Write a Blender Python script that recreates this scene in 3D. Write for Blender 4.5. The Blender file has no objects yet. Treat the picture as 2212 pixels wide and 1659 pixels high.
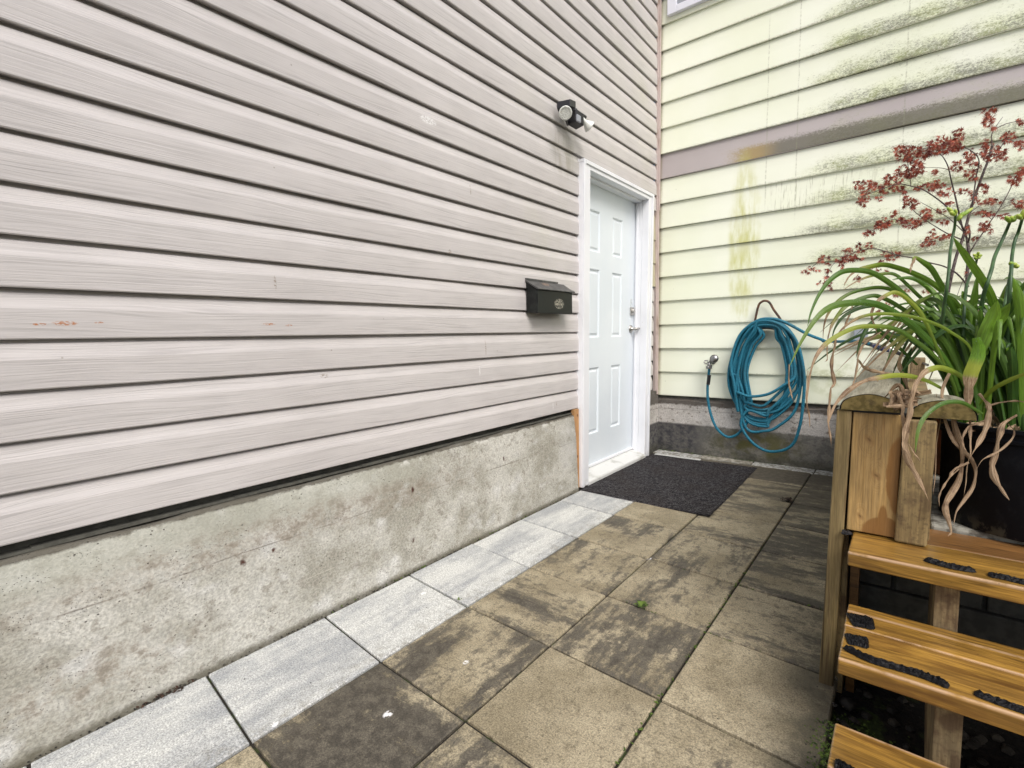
import bpy, math, random
from mathutils import Vector, Matrix
random.seed(7)
SC = bpy.context.scene
COL = SC.collection
R = math.radians

# ------------------------------------------------------------------ camera, sky, sun, exposure
CAM = Vector((1.72449, -4.22624, 1.03363))
YAW, PIT, ROL, FPX = -0.673977, -0.0951872, -0.0214456, 1072.54
fw = Vector((math.sin(YAW) * math.cos(PIT), math.cos(YAW) * math.cos(PIT), math.sin(PIT)))
rt0 = Vector((math.cos(YAW), -math.sin(YAW), 0.0)); up0 = rt0.cross(fw)
rt = math.cos(ROL) * rt0 + math.sin(ROL) * up0
up = -math.sin(ROL) * rt0 + math.cos(ROL) * up0
cd = bpy.data.cameras.new('camera'); cam = bpy.data.objects.new('camera', cd); COL.objects.link(cam)
m = Matrix((rt, up, -fw)).transposed().to_4x4(); m.translation = CAM
cam.matrix_world = m
cd.sensor_width = 36.0; cd.lens = FPX / 2212.0 * 36.0; cd.clip_start = 0.02; cd.clip_end = 500
SC.camera = cam

SUN_EL, SUN_AZ = 48, 128            # azimuth measured clockwise from +y
W = bpy.data.worlds.new('World'); SC.world = W; W.use_nodes = True
wn = W.node_tree.nodes; wl = W.node_tree.links
sky = wn.new('ShaderNodeTexSky'); sky.sky_type = 'NISHITA'; sky.sun_disc = False
sky.sun_elevation = R(SUN_EL); sky.sun_rotation = R(SUN_AZ)
sky.air_density = 1.0; sky.dust_density = 4.0; sky.ozone_density = 0.6
wl.new(sky.outputs[0], wn['Background'].inputs[0]); wn['Background'].inputs[1].default_value = 0.09
sl = bpy.data.lights.new('sun', 'SUN'); sl.energy = 1.5; sl.angle = R(30); sl.color = (1.0, 0.982, 0.962)
so = bpy.data.objects.new('sun', sl); COL.objects.link(so)
sd = Vector((math.sin(R(SUN_AZ)) * math.cos(R(SUN_EL)), math.cos(R(SUN_AZ)) * math.cos(R(SUN_EL)), math.sin(R(SUN_EL))))
so.rotation_euler = sd.to_track_quat('Z', 'Y').to_euler(); so.location = (4, -6, 8)
SC.view_settings.view_transform = 'Standard'; SC.view_settings.look = 'None'
SC.view_settings.exposure = 0.70; SC.view_settings.gamma = 1.0
SC.render.engine = 'CYCLES'

def at(px, py, depth):
    """a point at a given distance in front of the viewpoint (survey of the photograph)"""
    return CAM + depth * (fw + rt * ((px - 1106) / FPX) - up * ((py - 829.5) / FPX))
def hit(px, py, ax, val):
    d = fw + rt * ((px - 1106) / FPX) - up * ((py - 829.5) / FPX)
    return CAM + d * ((val - CAM[ax]) / d[ax])

# ------------------------------------------------------------------ mesh helper
class MB:
    def __init__(s): s.v = []; s.f = []; s.c = []; s.u = []; s.cur = (0, 0, 0, 0); s.fm = []; s.mi = 0
    def vert(s, p, uv=(0, 0, 0, 0)): s.v.append(tuple(p)); s.c.append(s.cur); s.u.append(uv); return len(s.v) - 1
    def face(s, *i): s.f.append(tuple(i)); s.fm.append(s.mi)
    def quad(s, a, b, c, d): s.face(*[s.vert(p) for p in (a, b, c, d)])
    def box(s, x0, x1, y0, y1, z0, z1, fn=None):
        P = [(x, y, z) for z in (z0, z1) for (x, y) in ((x0, y0), (x1, y0), (x1, y1), (x0, y1))]
        if fn: P = [fn(*p) for p in P]
        i = [s.vert(p) for p in P]
        for q in ((3, 2, 1, 0), (4, 5, 6, 7), (0, 1, 5, 4), (1, 2, 6, 5), (2, 3, 7, 6), (3, 0, 4, 7)): s.face(*[i[k] for k in q])
        return s
    def obox(s, c, ax, ay, az):
        c = Vector(c); i = [s.vert(c + a * ax + b * ay + d * az) for d in (-1, 1) for (a, b) in ((-1, -1), (1, -1), (1, 1), (-1, 1))]
        for q in ((3, 2, 1, 0), (4, 5, 6, 7), (0, 1, 5, 4), (1, 2, 6, 5), (2, 3, 7, 6), (3, 0, 4, 7)): s.face(*[i[k] for k in q])
        return s
    def rings(s, rings, cap=True, close=True):
        n = len(rings[0]); idx = [[s.vert(p) for p in r] for r in rings]
        for a, b in zip(idx, idx[1:]):
            for k in range(n if close else n - 1): s.face(a[k], a[(k + 1) % n], b[(k + 1) % n], b[k])
        if cap: s.face(*idx[0][::-1]); s.face(*idx[-1])
        return s
    def tube(s, pts, r, n=8, cap=True):
        pts = [Vector(p) for p in pts]; rr = r if isinstance(r, (list, tuple)) else [r] * len(pts)
        rings = []; u = None
        for i, p in enumerate(pts):
            t = (pts[min(i + 1, len(pts) - 1)] - pts[max(i - 1, 0)]).normalized()
            if u is None: u = t.orthogonal().normalized()
            u = (u - t * u.dot(t)).normalized(); w = t.cross(u)
            rings.append([p + rr[i] * (math.cos(a) * u + math.sin(a) * w) for a in [2 * math.pi * k / n for k in range(n)]])
        return s.rings(rings, cap)
    def lathe(s, c, axis, prof, n=24, cap=True):
        c = Vector(c); axis = Vector(axis).normalized(); u = axis.orthogonal().normalized(); w = axis.cross(u)
        return s.rings([[c + axis * h + r * (math.cos(a) * u + math.sin(a) * w) for a in [2 * math.pi * k / n for k in range(n)]] for (h, r) in prof], cap)
    def build(s, name, mat, parent=None, smooth=False, bevel=0, seg=2, attr=False, angle=35):
        me = bpy.data.meshes.new(name); me.from_pydata(s.v, [], s.f)
        for mm in (mat if isinstance(mat, list) else [mat]): me.materials.append(mm)
        if isinstance(mat, list): me.polygons.foreach_set('material_index', s.fm)
        if attr:
            a = me.color_attributes.new('tone', 'FLOAT_COLOR', 'POINT')
            for i, c in enumerate(s.c): a.data[i].color = c
            if any(q[1] for q in s.u):
                a = me.color_attributes.new('blade', 'FLOAT_COLOR', 'POINT')
                for i, c in enumerate(s.u): a.data[i].color = c
        if smooth: me.polygons.foreach_set('use_smooth', [True] * len(s.f))
        me.update(); o = bpy.data.objects.new(name, me); COL.objects.link(o)
        if parent is not None:
            o.parent = parent
            w = Vector(parent.location)
            if parent.parent is not None: w += Vector(parent.parent.location)
            o.location = -w
        if bevel:
            b = o.modifiers.new('bevel', 'BEVEL'); b.width = bevel; b.segments = seg; b.limit_method = 'ANGLE'; b.angle_limit = R(angle)
            b.harden_normals = False
        return o

def crom(P, n=8):
    P = [Vector(p) for p in P]; P = [2 * P[0] - P[1]] + P + [2 * P[-1] - P[-2]]; out = []
    for i in range(1, len(P) - 2):
        a, b, c, d = P[i - 1:i + 3]
        for k in range(n):
            t = k / n
            out.append(.5 * ((2 * b) + (c - a) * t + (2 * a - 5 * b + 4 * c - d) * t * t + (3 * b - a - 3 * c + d) * t ** 3))
    out.append(P[-2]); return out

def tag(o, label=None, cat=None, group=None, kind=None):
    if label: o['label'] = label
    if cat: o['category'] = cat
    if group: o['group'] = group
    if kind: o['kind'] = kind
    return o
def thing(name, label, cat, loc=(0, 0, 0), group=None):
    o = bpy.data.objects.new(name, None); COL.objects.link(o); o.location = loc; o.empty_display_size = .1
    return tag(o, label, cat, group)

# ------------------------------------------------------------------ node helper
class V:
    def __init__(s, nt, sock): s.nt = nt; s.k = sock
    def _m(s, op, o=None, c=None, clamp=False):
        n = s.nt.nodes.new('ShaderNodeMath'); n.operation = op; n.use_clamp = clamp
        for i, x in enumerate((s, o, c)):
            if x is None: continue
            if isinstance(x, V): s.nt.links.new(x.k, n.inputs[i])
            else: n.inputs[i].default_value = x
        return V(s.nt, n.outputs[0])
    def __add__(s, o): return s._m('ADD', o)
    def __radd__(s, o): return s._m('ADD', o)
    def __sub__(s, o): return s._m('SUBTRACT', o)
    def __mul__(s, o): return s._m('MULTIPLY', o)
    def __rmul__(s, o): return s._m('MULTIPLY', o)
    def __truediv__(s, o): return s._m('DIVIDE', o)
    def frac(s): return s._m('FRACT')
    def abs(s): return s._m('ABSOLUTE')
    def pow(s, e): return s._m('POWER', e)
    def clamp(s): return s._m('MULTIPLY', 1.0, clamp=True)
    def inv(s): return (s * -1.0) + 1.0
    def max(s, o): return s._m('MAXIMUM', o)
    def min(s, o): return s._m('MINIMUM', o)
    def ss(s, a, b, lo=0.0, hi=1.0):
        n = s.nt.nodes.new('ShaderNodeMapRange'); n.interpolation_type = 'SMOOTHSTEP'
        s.nt.links.new(s.k, n.inputs[0]); n.inputs[1].default_value = a; n.inputs[2].default_value = b
        n.inputs[3].default_value = lo; n.inputs[4].default_value = hi
        return V(s.nt, n.outputs[0])
class Mat:
    def __init__(s, name, col=(.5, .5, .5), rough=.6, metal=0, spec=.5, coat=0, crough=.2):
        s.m = bpy.data.materials.new(name); s.m.use_nodes = True; s.nt = s.m.node_tree
        s.b = s.nt.nodes['Principled BSDF']
        s.set('Base Color', (*col, 1)); s.set('Roughness', rough); s.set('Metallic', metal); s.set('Specular IOR Level', spec)
        s.set('Coat Weight', coat); s.set('Coat Roughness', crough)
        g = s.nt.nodes.new('ShaderNodeNewGeometry'); s.pos = g.outputs['Position']
        sp = s.nt.nodes.new('ShaderNodeSeparateXYZ'); s.nt.links.new(s.pos, sp.inputs[0])
        s.x, s.y, s.z = [V(s.nt, sp.outputs[i]) for i in range(3)]
    def set(s, k, v):
        if isinstance(v, V): s.nt.links.new(v.k, s.b.inputs[k])
        else: s.b.inputs[k].default_value = v
    def vec(s, x, y, z=0.0):
        n = s.nt.nodes.new('ShaderNodeCombineXYZ')
        for i, a in enumerate((x, y, z)):
            if isinstance(a, V): s.nt.links.new(a.k, n.inputs[i])
            else: n.inputs[i].default_value = a
        return V(s.nt, n.outputs[0])
    def noise(s, vec=None, scale=1.0, det=4, ro=.55, dist=0.0):
        n = s.nt.nodes.new('ShaderNodeTexNoise'); s.nt.links.new(vec.k if vec else s.pos, n.inputs['Vector'])
        n.inputs['Scale'].default_value = scale; n.inputs['Detail'].default_value = det; n.inputs['Roughness'].default_value = ro
        n.inputs['Distortion'].default_value = dist; return V(s.nt, n.outputs['Fac'])
    def vor(s, vec=None, scale=1.0, feat='F1', out='Distance'):
        n = s.nt.nodes.new('ShaderNodeTexVoronoi'); n.feature = feat; s.nt.links.new(vec.k if vec else s.pos, n.inputs['Vector'])
        n.inputs['Scale'].default_value = scale; return V(s.nt, n.outputs[out])
    def col(s, c):
        n = s.nt.nodes.new('ShaderNodeRGB'); n.outputs[0].default_value = (*c, 1); return V(s.nt, n.outputs[0])
    def mix(s, f, a, b, mode='MIX'):
        n = s.nt.nodes.new('ShaderNodeMix'); n.data_type = 'RGBA'; n.blend_type = mode; n.clamp_factor = True
        for i, x in ((0, f), (6, a), (7, b)):
            if isinstance(x, V): s.nt.links.new(x.k, n.inputs[i])
            elif i == 0: n.inputs[0].default_value = x
            else: n.inputs[i].default_value = (*x, 1)
        return V(s.nt, n.outputs[2])
    def mul(s, c, f):                      # scale a colour by a scalar
        n = s.nt.nodes.new('ShaderNodeVectorMath'); n.operation = 'SCALE'
        s.nt.links.new(c.k, n.inputs[0])
        if isinstance(f, V): s.nt.links.new(f.k, n.inputs['Scale'])
        else: n.inputs['Scale'].default_value = f
        return V(s.nt, n.outputs[0])
    def attr(s, nm='tone'):
        n = s.nt.nodes.new('ShaderNodeAttribute'); n.attribute_name = nm
        sp = s.nt.nodes.new('ShaderNodeSeparateColor'); s.nt.links.new(n.outputs['Color'], sp.inputs[0])
        return [V(s.nt, sp.outputs[i]) for i in range(3)] + [V(s.nt, n.outputs['Alpha'])]
    def bump(s, h, strength=.5, dist=.002):
        n = s.nt.nodes.new('ShaderNodeBump'); n.inputs['Strength'].default_value = strength; n.inputs['Distance'].default_value = dist
        s.nt.links.new(h.k, n.inputs['Height']); s.nt.links.new(n.outputs[0], s.b.inputs['Normal'])
    def spot(s, a, b, a0, b0, ra, rb, soft=.5):      # 1 inside an ellipse
        d = (((a - a0) * (1 / ra)).pow(2.0) + ((b - b0) * (1 / rb)).pow(2.0))
        return d.ss(1.0, soft)

ZT, ET = 0.5456, 0.127       # taupe siding: bottom, exposure
ZY, EY = 0.4926, 0.2052      # yellow siding

# ---- taupe vinyl
M = Mat('taupe_vinyl', rough=.42, spec=.4)
def taupe(M):
    big = M.noise(scale=1.3, det=3); sm = M.noise(M.vec(M.x, M.y * 2.0, M.z * 9.0), scale=3.0, det=4)
    c = M.mix(big.ss(.3, .7), (.535, .511, .504), (.58, .556, .55))
    c = M.mul(c, sm.ss(.2, .8, .94, 1.04))
    # green-grey film drifting over the boards around the lamp and beside the door
    film = M.noise(scale=2.2, det=5).ss(.45, .72)
    near = M.spot(M.y, M.z, -1.35, 2.0, .9, 1.1, 0.0).max(M.spot(M.y, M.z, -.3, 3.0, .7, 1.2, 0.0))
    c = M.mix(film * near * .55, c, (.50, .49, .42))
    return c
c = taupe(M)
g = M.noise(M.vec(M.y * 2.6, M.z * 165.0 + M.noise(M.vec(M.y * 1.5, M.z * 12.0), scale=1.0, det=2) * 9.0, 0.0), scale=1.0, det=3, ro=.6)
c = M.mul(c, g.ss(.32, .48, .84, 1.0))
def mark(c, y0, z0, ry, rz, colr, amt=.9, sc=120):
    k = M.spot(M.y, M.z, y0, z0, ry, rz, .2) * M.noise(M.vec(M.x, M.y, M.z * 2.2), scale=sc, det=3).ss(.42, .58) * amt
    return M.mix(k, c, colr)
for a in ((-3.93, 1.093, .03, .008), (-3.98, 1.09, .02, .004), (-3.40, 1.094, .025, .005), (-3.33, 1.09, .015, .004), (-3.86, 1.095, .012, .004)):
    c = mark(c, *a, (.42, .15, .04))
for a in ((-3.37, 1.235, .006, .03), (-2.52, 1.44, .012, .014), (-2.36, 1.76, .006, .03), (-2.28, .98, .006, .05), (-1.62, .60, .006, .02), (-3.2, .9, .02, .01)):
    c = mark(c, *a, (.22, .17, .12), .7)
c = mark(c, -2.63, 2.005, .06, .02, (.85, .85, .85), .9, 90)
c = mark(c, -2.33, .86, .006, .03, (.85, .85, .85), .9, 200)
c = mark(c, -1.66, .595, .006, .03, (.8, .8, .8), .9, 200)
drip = M.spot(M.y, M.z, -1.50, 2.17, .14, .20, 0.0) * M.noise(M.vec(M.y * 30.0, M.z * 3.0), scale=1.0, det=3).ss(.4, .7)
c = M.mix(drip * .6, c, (.25, .22, .15))
specks = M.vor(M.vec(M.x, M.y, M.z), scale=14.0).ss(.055, .03) * M.noise(scale=9.0, det=1).ss(.52, .6)
c = M.mix(specks * .55, c, (.2, .17, .13))
M.set('Base Color', c); M.bump(g, .7, .002); VINYL = M.m
M = Mat('taupe_trim', rough=.5); c = M.mix(M.noise(M.vec(M.y * 9.0, M.z * 3.0, M.x * 9.0), scale=2.0).ss(.45, .8), (.50, .42, .40), (.28, .20, .15)); M.set('Base Color', c); TRIM = M.m

# ---- yellow painted siding
M = Mat('yellow_siding', rough=.5)
big = M.noise(scale=1.1, det=3)
c = M.mix(big.ss(.35, .7), (.80, .845, .68), (.85, .885, .765))
course = (M.z - ZY) * (1 / EY); t = course.frac()
band = ((M.z - (ZY + 9.97 * EY)) * (1.0)).ss(-EY * .99, -EY * .985) * ((M.z - (ZY + 9.985 * EY))).ss(.002, .0)
c = M.mix(band, c, M.mix(big.ss(.3, .7), (.40, .36, .36), (.47, .435, .435)))
wear = M.noise(M.vec(M.x * 1.3, 0.0, M.z * 3.0), scale=2.2, det=4)
lowhalf = t.ss(.72, .10)
grain = M.noise(M.vec(M.x * 9.0, 0.0, M.z * 85.0), scale=1.0, det=5, ro=.75)
blot = M.noise(M.vec(M.x, 0.0, M.z * 1.6), scale=40.0, det=6, ro=.85)
side = (M.x + M.noise(M.vec(0.0, 0.0, M.z), scale=2.0) * .35).ss(.70, 1.55)
zz = M.z.ss(.8, 1.6) * M.z.ss(4.2, 3.2)
spk = M.noise(M.vec(M.x, 0.0, M.z * 1.7), scale=85.0, det=5, ro=.85)
patch = M.noise(M.vec(M.x, 0.0, M.z * 2.2), scale=4.5, det=4, ro=.7)
dens = (lowhalf * .26 + patch * .55 + side * .12) * side * zz
mold = (spk * .6 + grain * .22 + dens * .60 + (blot - .5) * .55).ss(.70, .86) * side.pow(.5) * zz
bandmold = (blot * .5 + spk * .55 + grain * .2 + t.ss(.75, .1) * .42).ss(.70, .90) * (M.x + blot * .45 + spk * .2).ss(.84, 1.04) * band * t.ss(.72, .5)
haze_g = (dens + (blot - .5) * .3).ss(.36, .66)
c = M.mix(haze_g * .34, c, M.mix(M.noise(scale=5.0).ss(.4, .6), (.50, .56, .22), (.42, .44, .30)))
c = M.mix(mold * .82, c, M.mix(M.noise(scale=6.0).ss(.4, .6), (.20, .23, .07), (.09, .095, .07)))
gm = t.ss(.09, .0) * (blot * .6 + spk * .4).ss(.42, .56); c = M.mix(gm * .5 * M.x.ss(.3, 1.0, .35, 1.0), c, (.20, .20, .11))
c = M.mix(bandmold * .85, c, M.mix(M.x.ss(.75, .95), (.33, .24, .08), (.13, .125, .09)))
# vertical drips on one board and old nail-line streaks
drips = M.noise(M.vec(M.x * 75.0, 0.0, M.z * 5.0), scale=1.0, det=3, ro=.7).ss(.52, .64)
c = M.mix(drips * course.ss(6.9, 7.1) * course.ss(8.02, 7.9) * M.x.ss(.80, .92) * M.x.ss(1.75, 1.2) * .55, c, (.30, .31, .20))
yw = M.noise(M.vec(0.0, 0.0, M.z * 7.0), scale=1.0, det=3) * .10
yel = M.spot(M.x + yw, M.z, .735, 1.72, .13, .78, .3) * (M.noise(M.vec(M.x * 14.0, 0.0, M.z * 3.2), scale=1.0, det=5, ro=.62).ss(.34, .66)) * t.ss(1.0, .3, .5, 1.0)
c = M.mix(yel * .8, c, (.52, .53, .15))
for (x0, z0, z1) in ((.83, 2.0, 3.3), (1.03, 1.9, 3.6), (1.64, 1.55, 3.4)):
    ln = (M.x - x0 + M.noise(M.vec(0, 0, M.z), scale=9.0) * .008 - .004).abs().ss(.006, .001) * M.z.ss(z0 - .1, z0 + .1) * M.z.ss(z1 + .1, z1 - .1) * blot.ss(.4, .6) * .55
    c = M.mix(ln, c, (.27, .28, .18))
# dirty ends of the boards at the corner
edge = (M.x + blot * .035).ss(.055, .02); c = M.mix(edge * .75, c, (.33, .27, .16))
pk = M.vor(scale=18.0).ss(.09, .05) * M.x.ss(.35, .02) * M.noise(scale=5.0).ss(.48, .55); c = M.mix(pk * .6, c, (.33, .33, .27))
scrape = M.spot(M.x, M.z, 1.28, .705, .16, .05, 0.0) * blot.ss(.4, .6); c = M.mix(scrape * .6, c, (.42, .46, .25))
lowgreen = M.spot(M.x, M.z, 1.45, .68, .5, .22, 0.0) * M.noise(scale=14.0, det=5).ss(.42, .65); c = M.mix(lowgreen * .5, c, (.44, .49, .27))
M.set('Base Color', c); M.bump(grain * .6 + blot * .3, .35, .0012); YELLOW = M.m

# ---- concrete foundations
def concrete(name, seed, A, B, C, light, zone=None):
    global M
    M = Mat(name, rough=.85, spec=.25)
    v = M.vec(M.x + seed, M.y, M.z * 1.25)
    n1 = M.noise(v, scale=3.0, det=6, ro=.65); n2 = M.noise(v, scale=22.0, det=5, ro=.7); n3 = M.noise(v, scale=110.0, det=3, ro=.7)
    c = M.mix(n1.ss(.38, .62), A, B); c = M.mix(n2.ss(.5, .66) * .7, c, C); c = M.mix(M.noise(v, scale=6.5, det=5).ss(.55, .72) * .65, c, light)
    pits = M.vor(v, scale=55.0).ss(.17, .08) * M.noise(v, scale=7.0, det=2).ss(.48, .6)
    pit2 = M.vor(v, scale=130.0).ss(.2, .1) * M.noise(v, scale=13.0, det=2).ss(.5, .58)
    c = M.mul(c, n3.ss(.3, .7, .74, 1.2)); c = M.mul(c, n2.ss(.3, .7, .84, 1.14))
    if zone: c = zone(M, c, n1, n2)
    c = M.mix(pits.max(pit2) * .85, c, (.06, .05, .04))
    M.set('Base Color', c); M.bump(n2 * .6 + n3 * .5 - pits.max(pit2) * .8, .7, .005)
    return M.m
def ztaupe(M, c, n1, n2):
    topl = M.z.ss(.36, .44) * (M.y + n1 * .6).ss(-2.2, -2.9) ; c = M.mix(topl * .55, c, (.42, .43, .37))
    brn = M.spot(M.z + (M.y + 3.5) * .02, M.y, .37, -3.3, .09, 1.1, 0.0) * n2.ss(.35, .6); c = M.mix(brn * .5, c, (.23, .19, .145))
    brn2 = M.spot(M.y, M.z, -3.95, .14, .35, .10, 0.0) * n2.ss(.4, .6); c = M.mix(brn2 * .35, c, (.20, .155, .11))
    for (y0, z0, r) in ((-3.55, .305, .014), (-3.45, .315, .010), (-2.82, .36, .013), (-2.18, .375, .012), (-2.84, .14, .014)):
        c = M.mix(M.spot(M.y + n2 * .03 - .015, M.z + n1 * .03 - .015, y0, z0, r * .8, r * 1.2, .0) * n2.ss(.3, .5), c, (.07, .028, .02))
    chip = M.z.ss(.470, .495) * M.noise(M.vec(M.y, 0.0, M.z), scale=11.0, det=4).ss(.56, .62) * M.y.ss(-3.4, -3.1); c = M.mix(chip * .85, c, (.66, .66, .62))
    seam = (M.z - .335 + (M.noise(M.vec(M.y, 0, 0), scale=3.0) - .5) * .03).abs().ss(.0035, .001) * M.noise(scale=3.0).ss(.45, .6); c = M.mix(seam * .6, c, (.12, .10, .08))
    seam2 = (M.z - .16 + (M.noise(M.vec(M.y, 3.0, 0), scale=2.0) - .5) * .02).abs().ss(.003, .001) * M.noise(scale=2.0).ss(.5, .6); c = M.mix(seam2 * .5, c, (.55, .52, .45))
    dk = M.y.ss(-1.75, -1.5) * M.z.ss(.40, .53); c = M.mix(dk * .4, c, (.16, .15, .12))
    lw = (M.z + n2 * .035).ss(.045, .02); c = M.mix(lw * .7, c, (.085, .075, .045)); ed = (M.z + n2 * .02).ss(.503, .512); c = M.mix(ed * .85, c, (.07, .06, .045)); wt = M.spot(M.y, M.z, -1.52, .30, .14, .22, 0.0) * n2.ss(.35, .6); return M.mix(wt * .55, c, (.50, .50, .49))  # top edge painted dark to put shade on its lit chamfer
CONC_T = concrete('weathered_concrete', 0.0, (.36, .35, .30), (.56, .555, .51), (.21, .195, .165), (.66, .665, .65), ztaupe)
def zyel(M, c, n1, n2):
    low = (M.z + n2 * .03).ss(.275, .255); crust = (M.z + n2 * .06).ss(.435, .455); c = M.mix(crust * .85, c, (.06, .05, .04)); blot_ = n2.ss(.56, .66) * M.z.ss(.25, .3); c = M.mix(blot_ * .6, c, (.11, .09, .07)); blk = low * (M.x + n2 * .15).ss(.55, .38)
    c = M.mix(low * .8, c, M.mix(n2.ss(.45, .6), (.055, .055, .045), (.16, .155, .13)))
    c = M.mix(blk * .9 * n2.ss(.35, .6), c, (.035, .035, .045))
    gr = low * M.spot(M.x, M.z, .80, .13, .42, .16, 0.0) * M.noise(scale=9.0, det=4).ss(.35, .6); c = M.mix(gr * .8, c, (.105, .10, .025))
    foot = M.z.ss(.10, .02) * n1.ss(.4, .6); c = M.mix(foot * .6, c, (.04, .04, .02))
    ln = (M.z - .375).abs().ss(.004, .001); return M.mix(ln * .5, c, (.13, .12, .11))
CONC_Y = concrete('stained_concrete', 5.0, (.46, .44, .41), (.62, .60, .57), (.15, .13, .11), (.70, .69, .66), zyel)
M = Mat('dark_concrete_block', rough=.9); c = M.mix(M.noise(scale=30.0, det=4).ss(.4, .6), (.07, .07, .06), (.10, .10, .085)); M.set('Base Color', c); BLOCK = M.m
M = Mat('pale_concrete', rough=.85); c = M.mix(M.noise(scale=30.0, det=5).ss(.4, .62), (.33, .33, .29), (.12, .11, .09)); M.set('Base Color', c); M.bump(M.noise(scale=60.0), .6, .004); SLAB = M.m

# ---- pavers
M = Mat('concrete_pavers', rough=.72, spec=.35)
pale, dark, ori, seed = M.attr()
al = M.y * ori.inv() + M.x * ori; ac = M.x * ori.inv() + M.y * ori
st = M.noise(M.vec(al * 1.6, ac * 6.0, seed * 37.0), scale=1.3, det=8, ro=.68)
fine = M.noise(M.vec(al, ac, seed * 9.0), scale=30.0, det=6, ro=.75)
grit = M.noise(scale=210.0, det=3, ro=.8)
k = (st * .68 + fine * .32 + (dark - .5) * .36).ss(.50, .60)
tan = M.mix(M.noise(M.vec(M.x, M.y, seed * 5.0), scale=5.0, det=4).ss(.35, .65), (.26, .222, .145), (.39, .34, .235))
tan = M.mix(fine.ss(.5, .68) * .6, tan, (.15, .125, .08)); tan = M.mix(M.noise(M.vec(M.x, M.y, seed), scale=70.0, det=4, ro=.8).ss(.54, .66) * .6, tan, (.085, .07, .045))
c = M.mix(k * .93, tan, M.mix(fine.ss(.4, .65), (.050, .045, .038), (.125, .112, .088)))
pl = M.mix((st * .8 + fine * .25).ss(.42, .66), (.60, .61, .585), (.35, .365, .375))
c = M.mix(pale, c, pl)
c = M.mix((M.x + fine * .10 - .43).ss(.06, -.03) * pale.inv() * .6 * M.x.ss(.40, .44), c, (.42, .42, .38))
c = M.mix(M.x.ss(.30, .44) * pale * fine.ss(.45, .65) * .5 * M.y.ss(-.2, -.4), c, (.30, .28, .22))
c = M.mul(c, grit.ss(.3, .7, .52, 1.42)); c = M.mix(M.vor(scale=120.0).ss(.16, .08) * .6 * pale.inv(), c, (.04, .035, .03))
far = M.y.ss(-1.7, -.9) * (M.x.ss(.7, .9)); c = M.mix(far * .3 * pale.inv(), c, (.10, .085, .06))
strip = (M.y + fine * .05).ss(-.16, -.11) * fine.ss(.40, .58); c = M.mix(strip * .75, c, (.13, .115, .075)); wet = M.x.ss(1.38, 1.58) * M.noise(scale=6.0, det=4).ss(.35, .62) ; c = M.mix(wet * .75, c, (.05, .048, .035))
for (x0, y0, r) in ((.66, -3.16, .010), (.42, -3.66, .010), (.64, -3.45, .014), (.22, -2.95, .012), (1.42, -3.3, .006), (.83, -2.12, .012)):
    c = M.mix(M.spot(M.x, M.y, x0, y0, r, r * 1.3, .3) * M.noise(scale=90.0).ss(.4, .5), c, (.8, .8, .8))
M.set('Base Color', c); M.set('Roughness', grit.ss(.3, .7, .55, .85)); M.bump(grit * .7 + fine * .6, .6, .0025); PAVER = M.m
M = Mat('mossy_joint_sand', rough=.95)
c = M.mix(M.noise(scale=18.0, det=4).ss(.5, .62), (.020, .016, .012), (.035, .05, .012)); M.set('Base Color', c); M.bump(M.noise(scale=150.0), 1, .004); JOINT = M.m
M = Mat('dark_soil', rough=.95); c = M.mix(M.noise(scale=40.0, det=5).ss(.45, .65), (.006, .005, .004), (.018, .014, .010))
c = M.mix(M.noise(scale=12.0, det=4).ss(.52, .62) * M.x.ss(1.95, 1.65), c, (.035, .055, .01)); M.set('Base Color', c); M.bump(M.noise(scale=70.0, det=5), 1, .015); SOIL = M.m

# ---- wood
KN = ((1.652, .735, .009, .012), (1.672, .640, .008, .011), (1.640, .520, .006, .009))
def wood(name, A, B, D, axis, rough=.5, coat=0.0, fn=None, sc=1.0, spec=.5, warp=False):
    global M
    M = Mat(name, rough=rough, coat=coat, spec=spec)
    a = {'x': M.x, 'y': M.y, 'z': M.z}[axis]; o = {'x': (M.y, M.z), 'y': (M.x, M.z), 'z': (M.x, M.y)}[axis]
    wv = M.noise(M.vec(a * 2.5, o[0] * 9.0, o[1] * 9.0), scale=sc, det=2) * 2.2
    if warp:
        for (x0, z0, rx, rz) in KN: wv = wv + M.spot(M.x, M.z, x0, z0, rx * 3.2, rz * 4.5, 0.0) * 5.0
    g1 = M.noise(M.vec(a * 3.0, o[0] * 60.0 + wv, o[1] * 60.0 + wv), scale=sc, det=3, ro=.6)
    g2 = M.noise(M.vec(a * 12.0, o[0] * 260.0, o[1] * 260.0), scale=sc, det=3, ro=.7)
    c = M.mix(g1.ss(.35, .65), A, B); c = M.mix(g1.ss(.54, .68) * .7, c, D); c = M.mul(c, g2.ss(.3, .7, .72, 1.18)); c = M.mul(c, M.noise(M.vec(a * 1.2, o[0] * 5.0, o[1] * 5.0), scale=2.0, det=4).ss(.3, .7, .72, 1.2))
    if fn: c = fn(M, c, g1, g2)
    M.set('Base Color', c); M.bump(g1 * .7 + g2 * .4, .35, .002); return M.m
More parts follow.
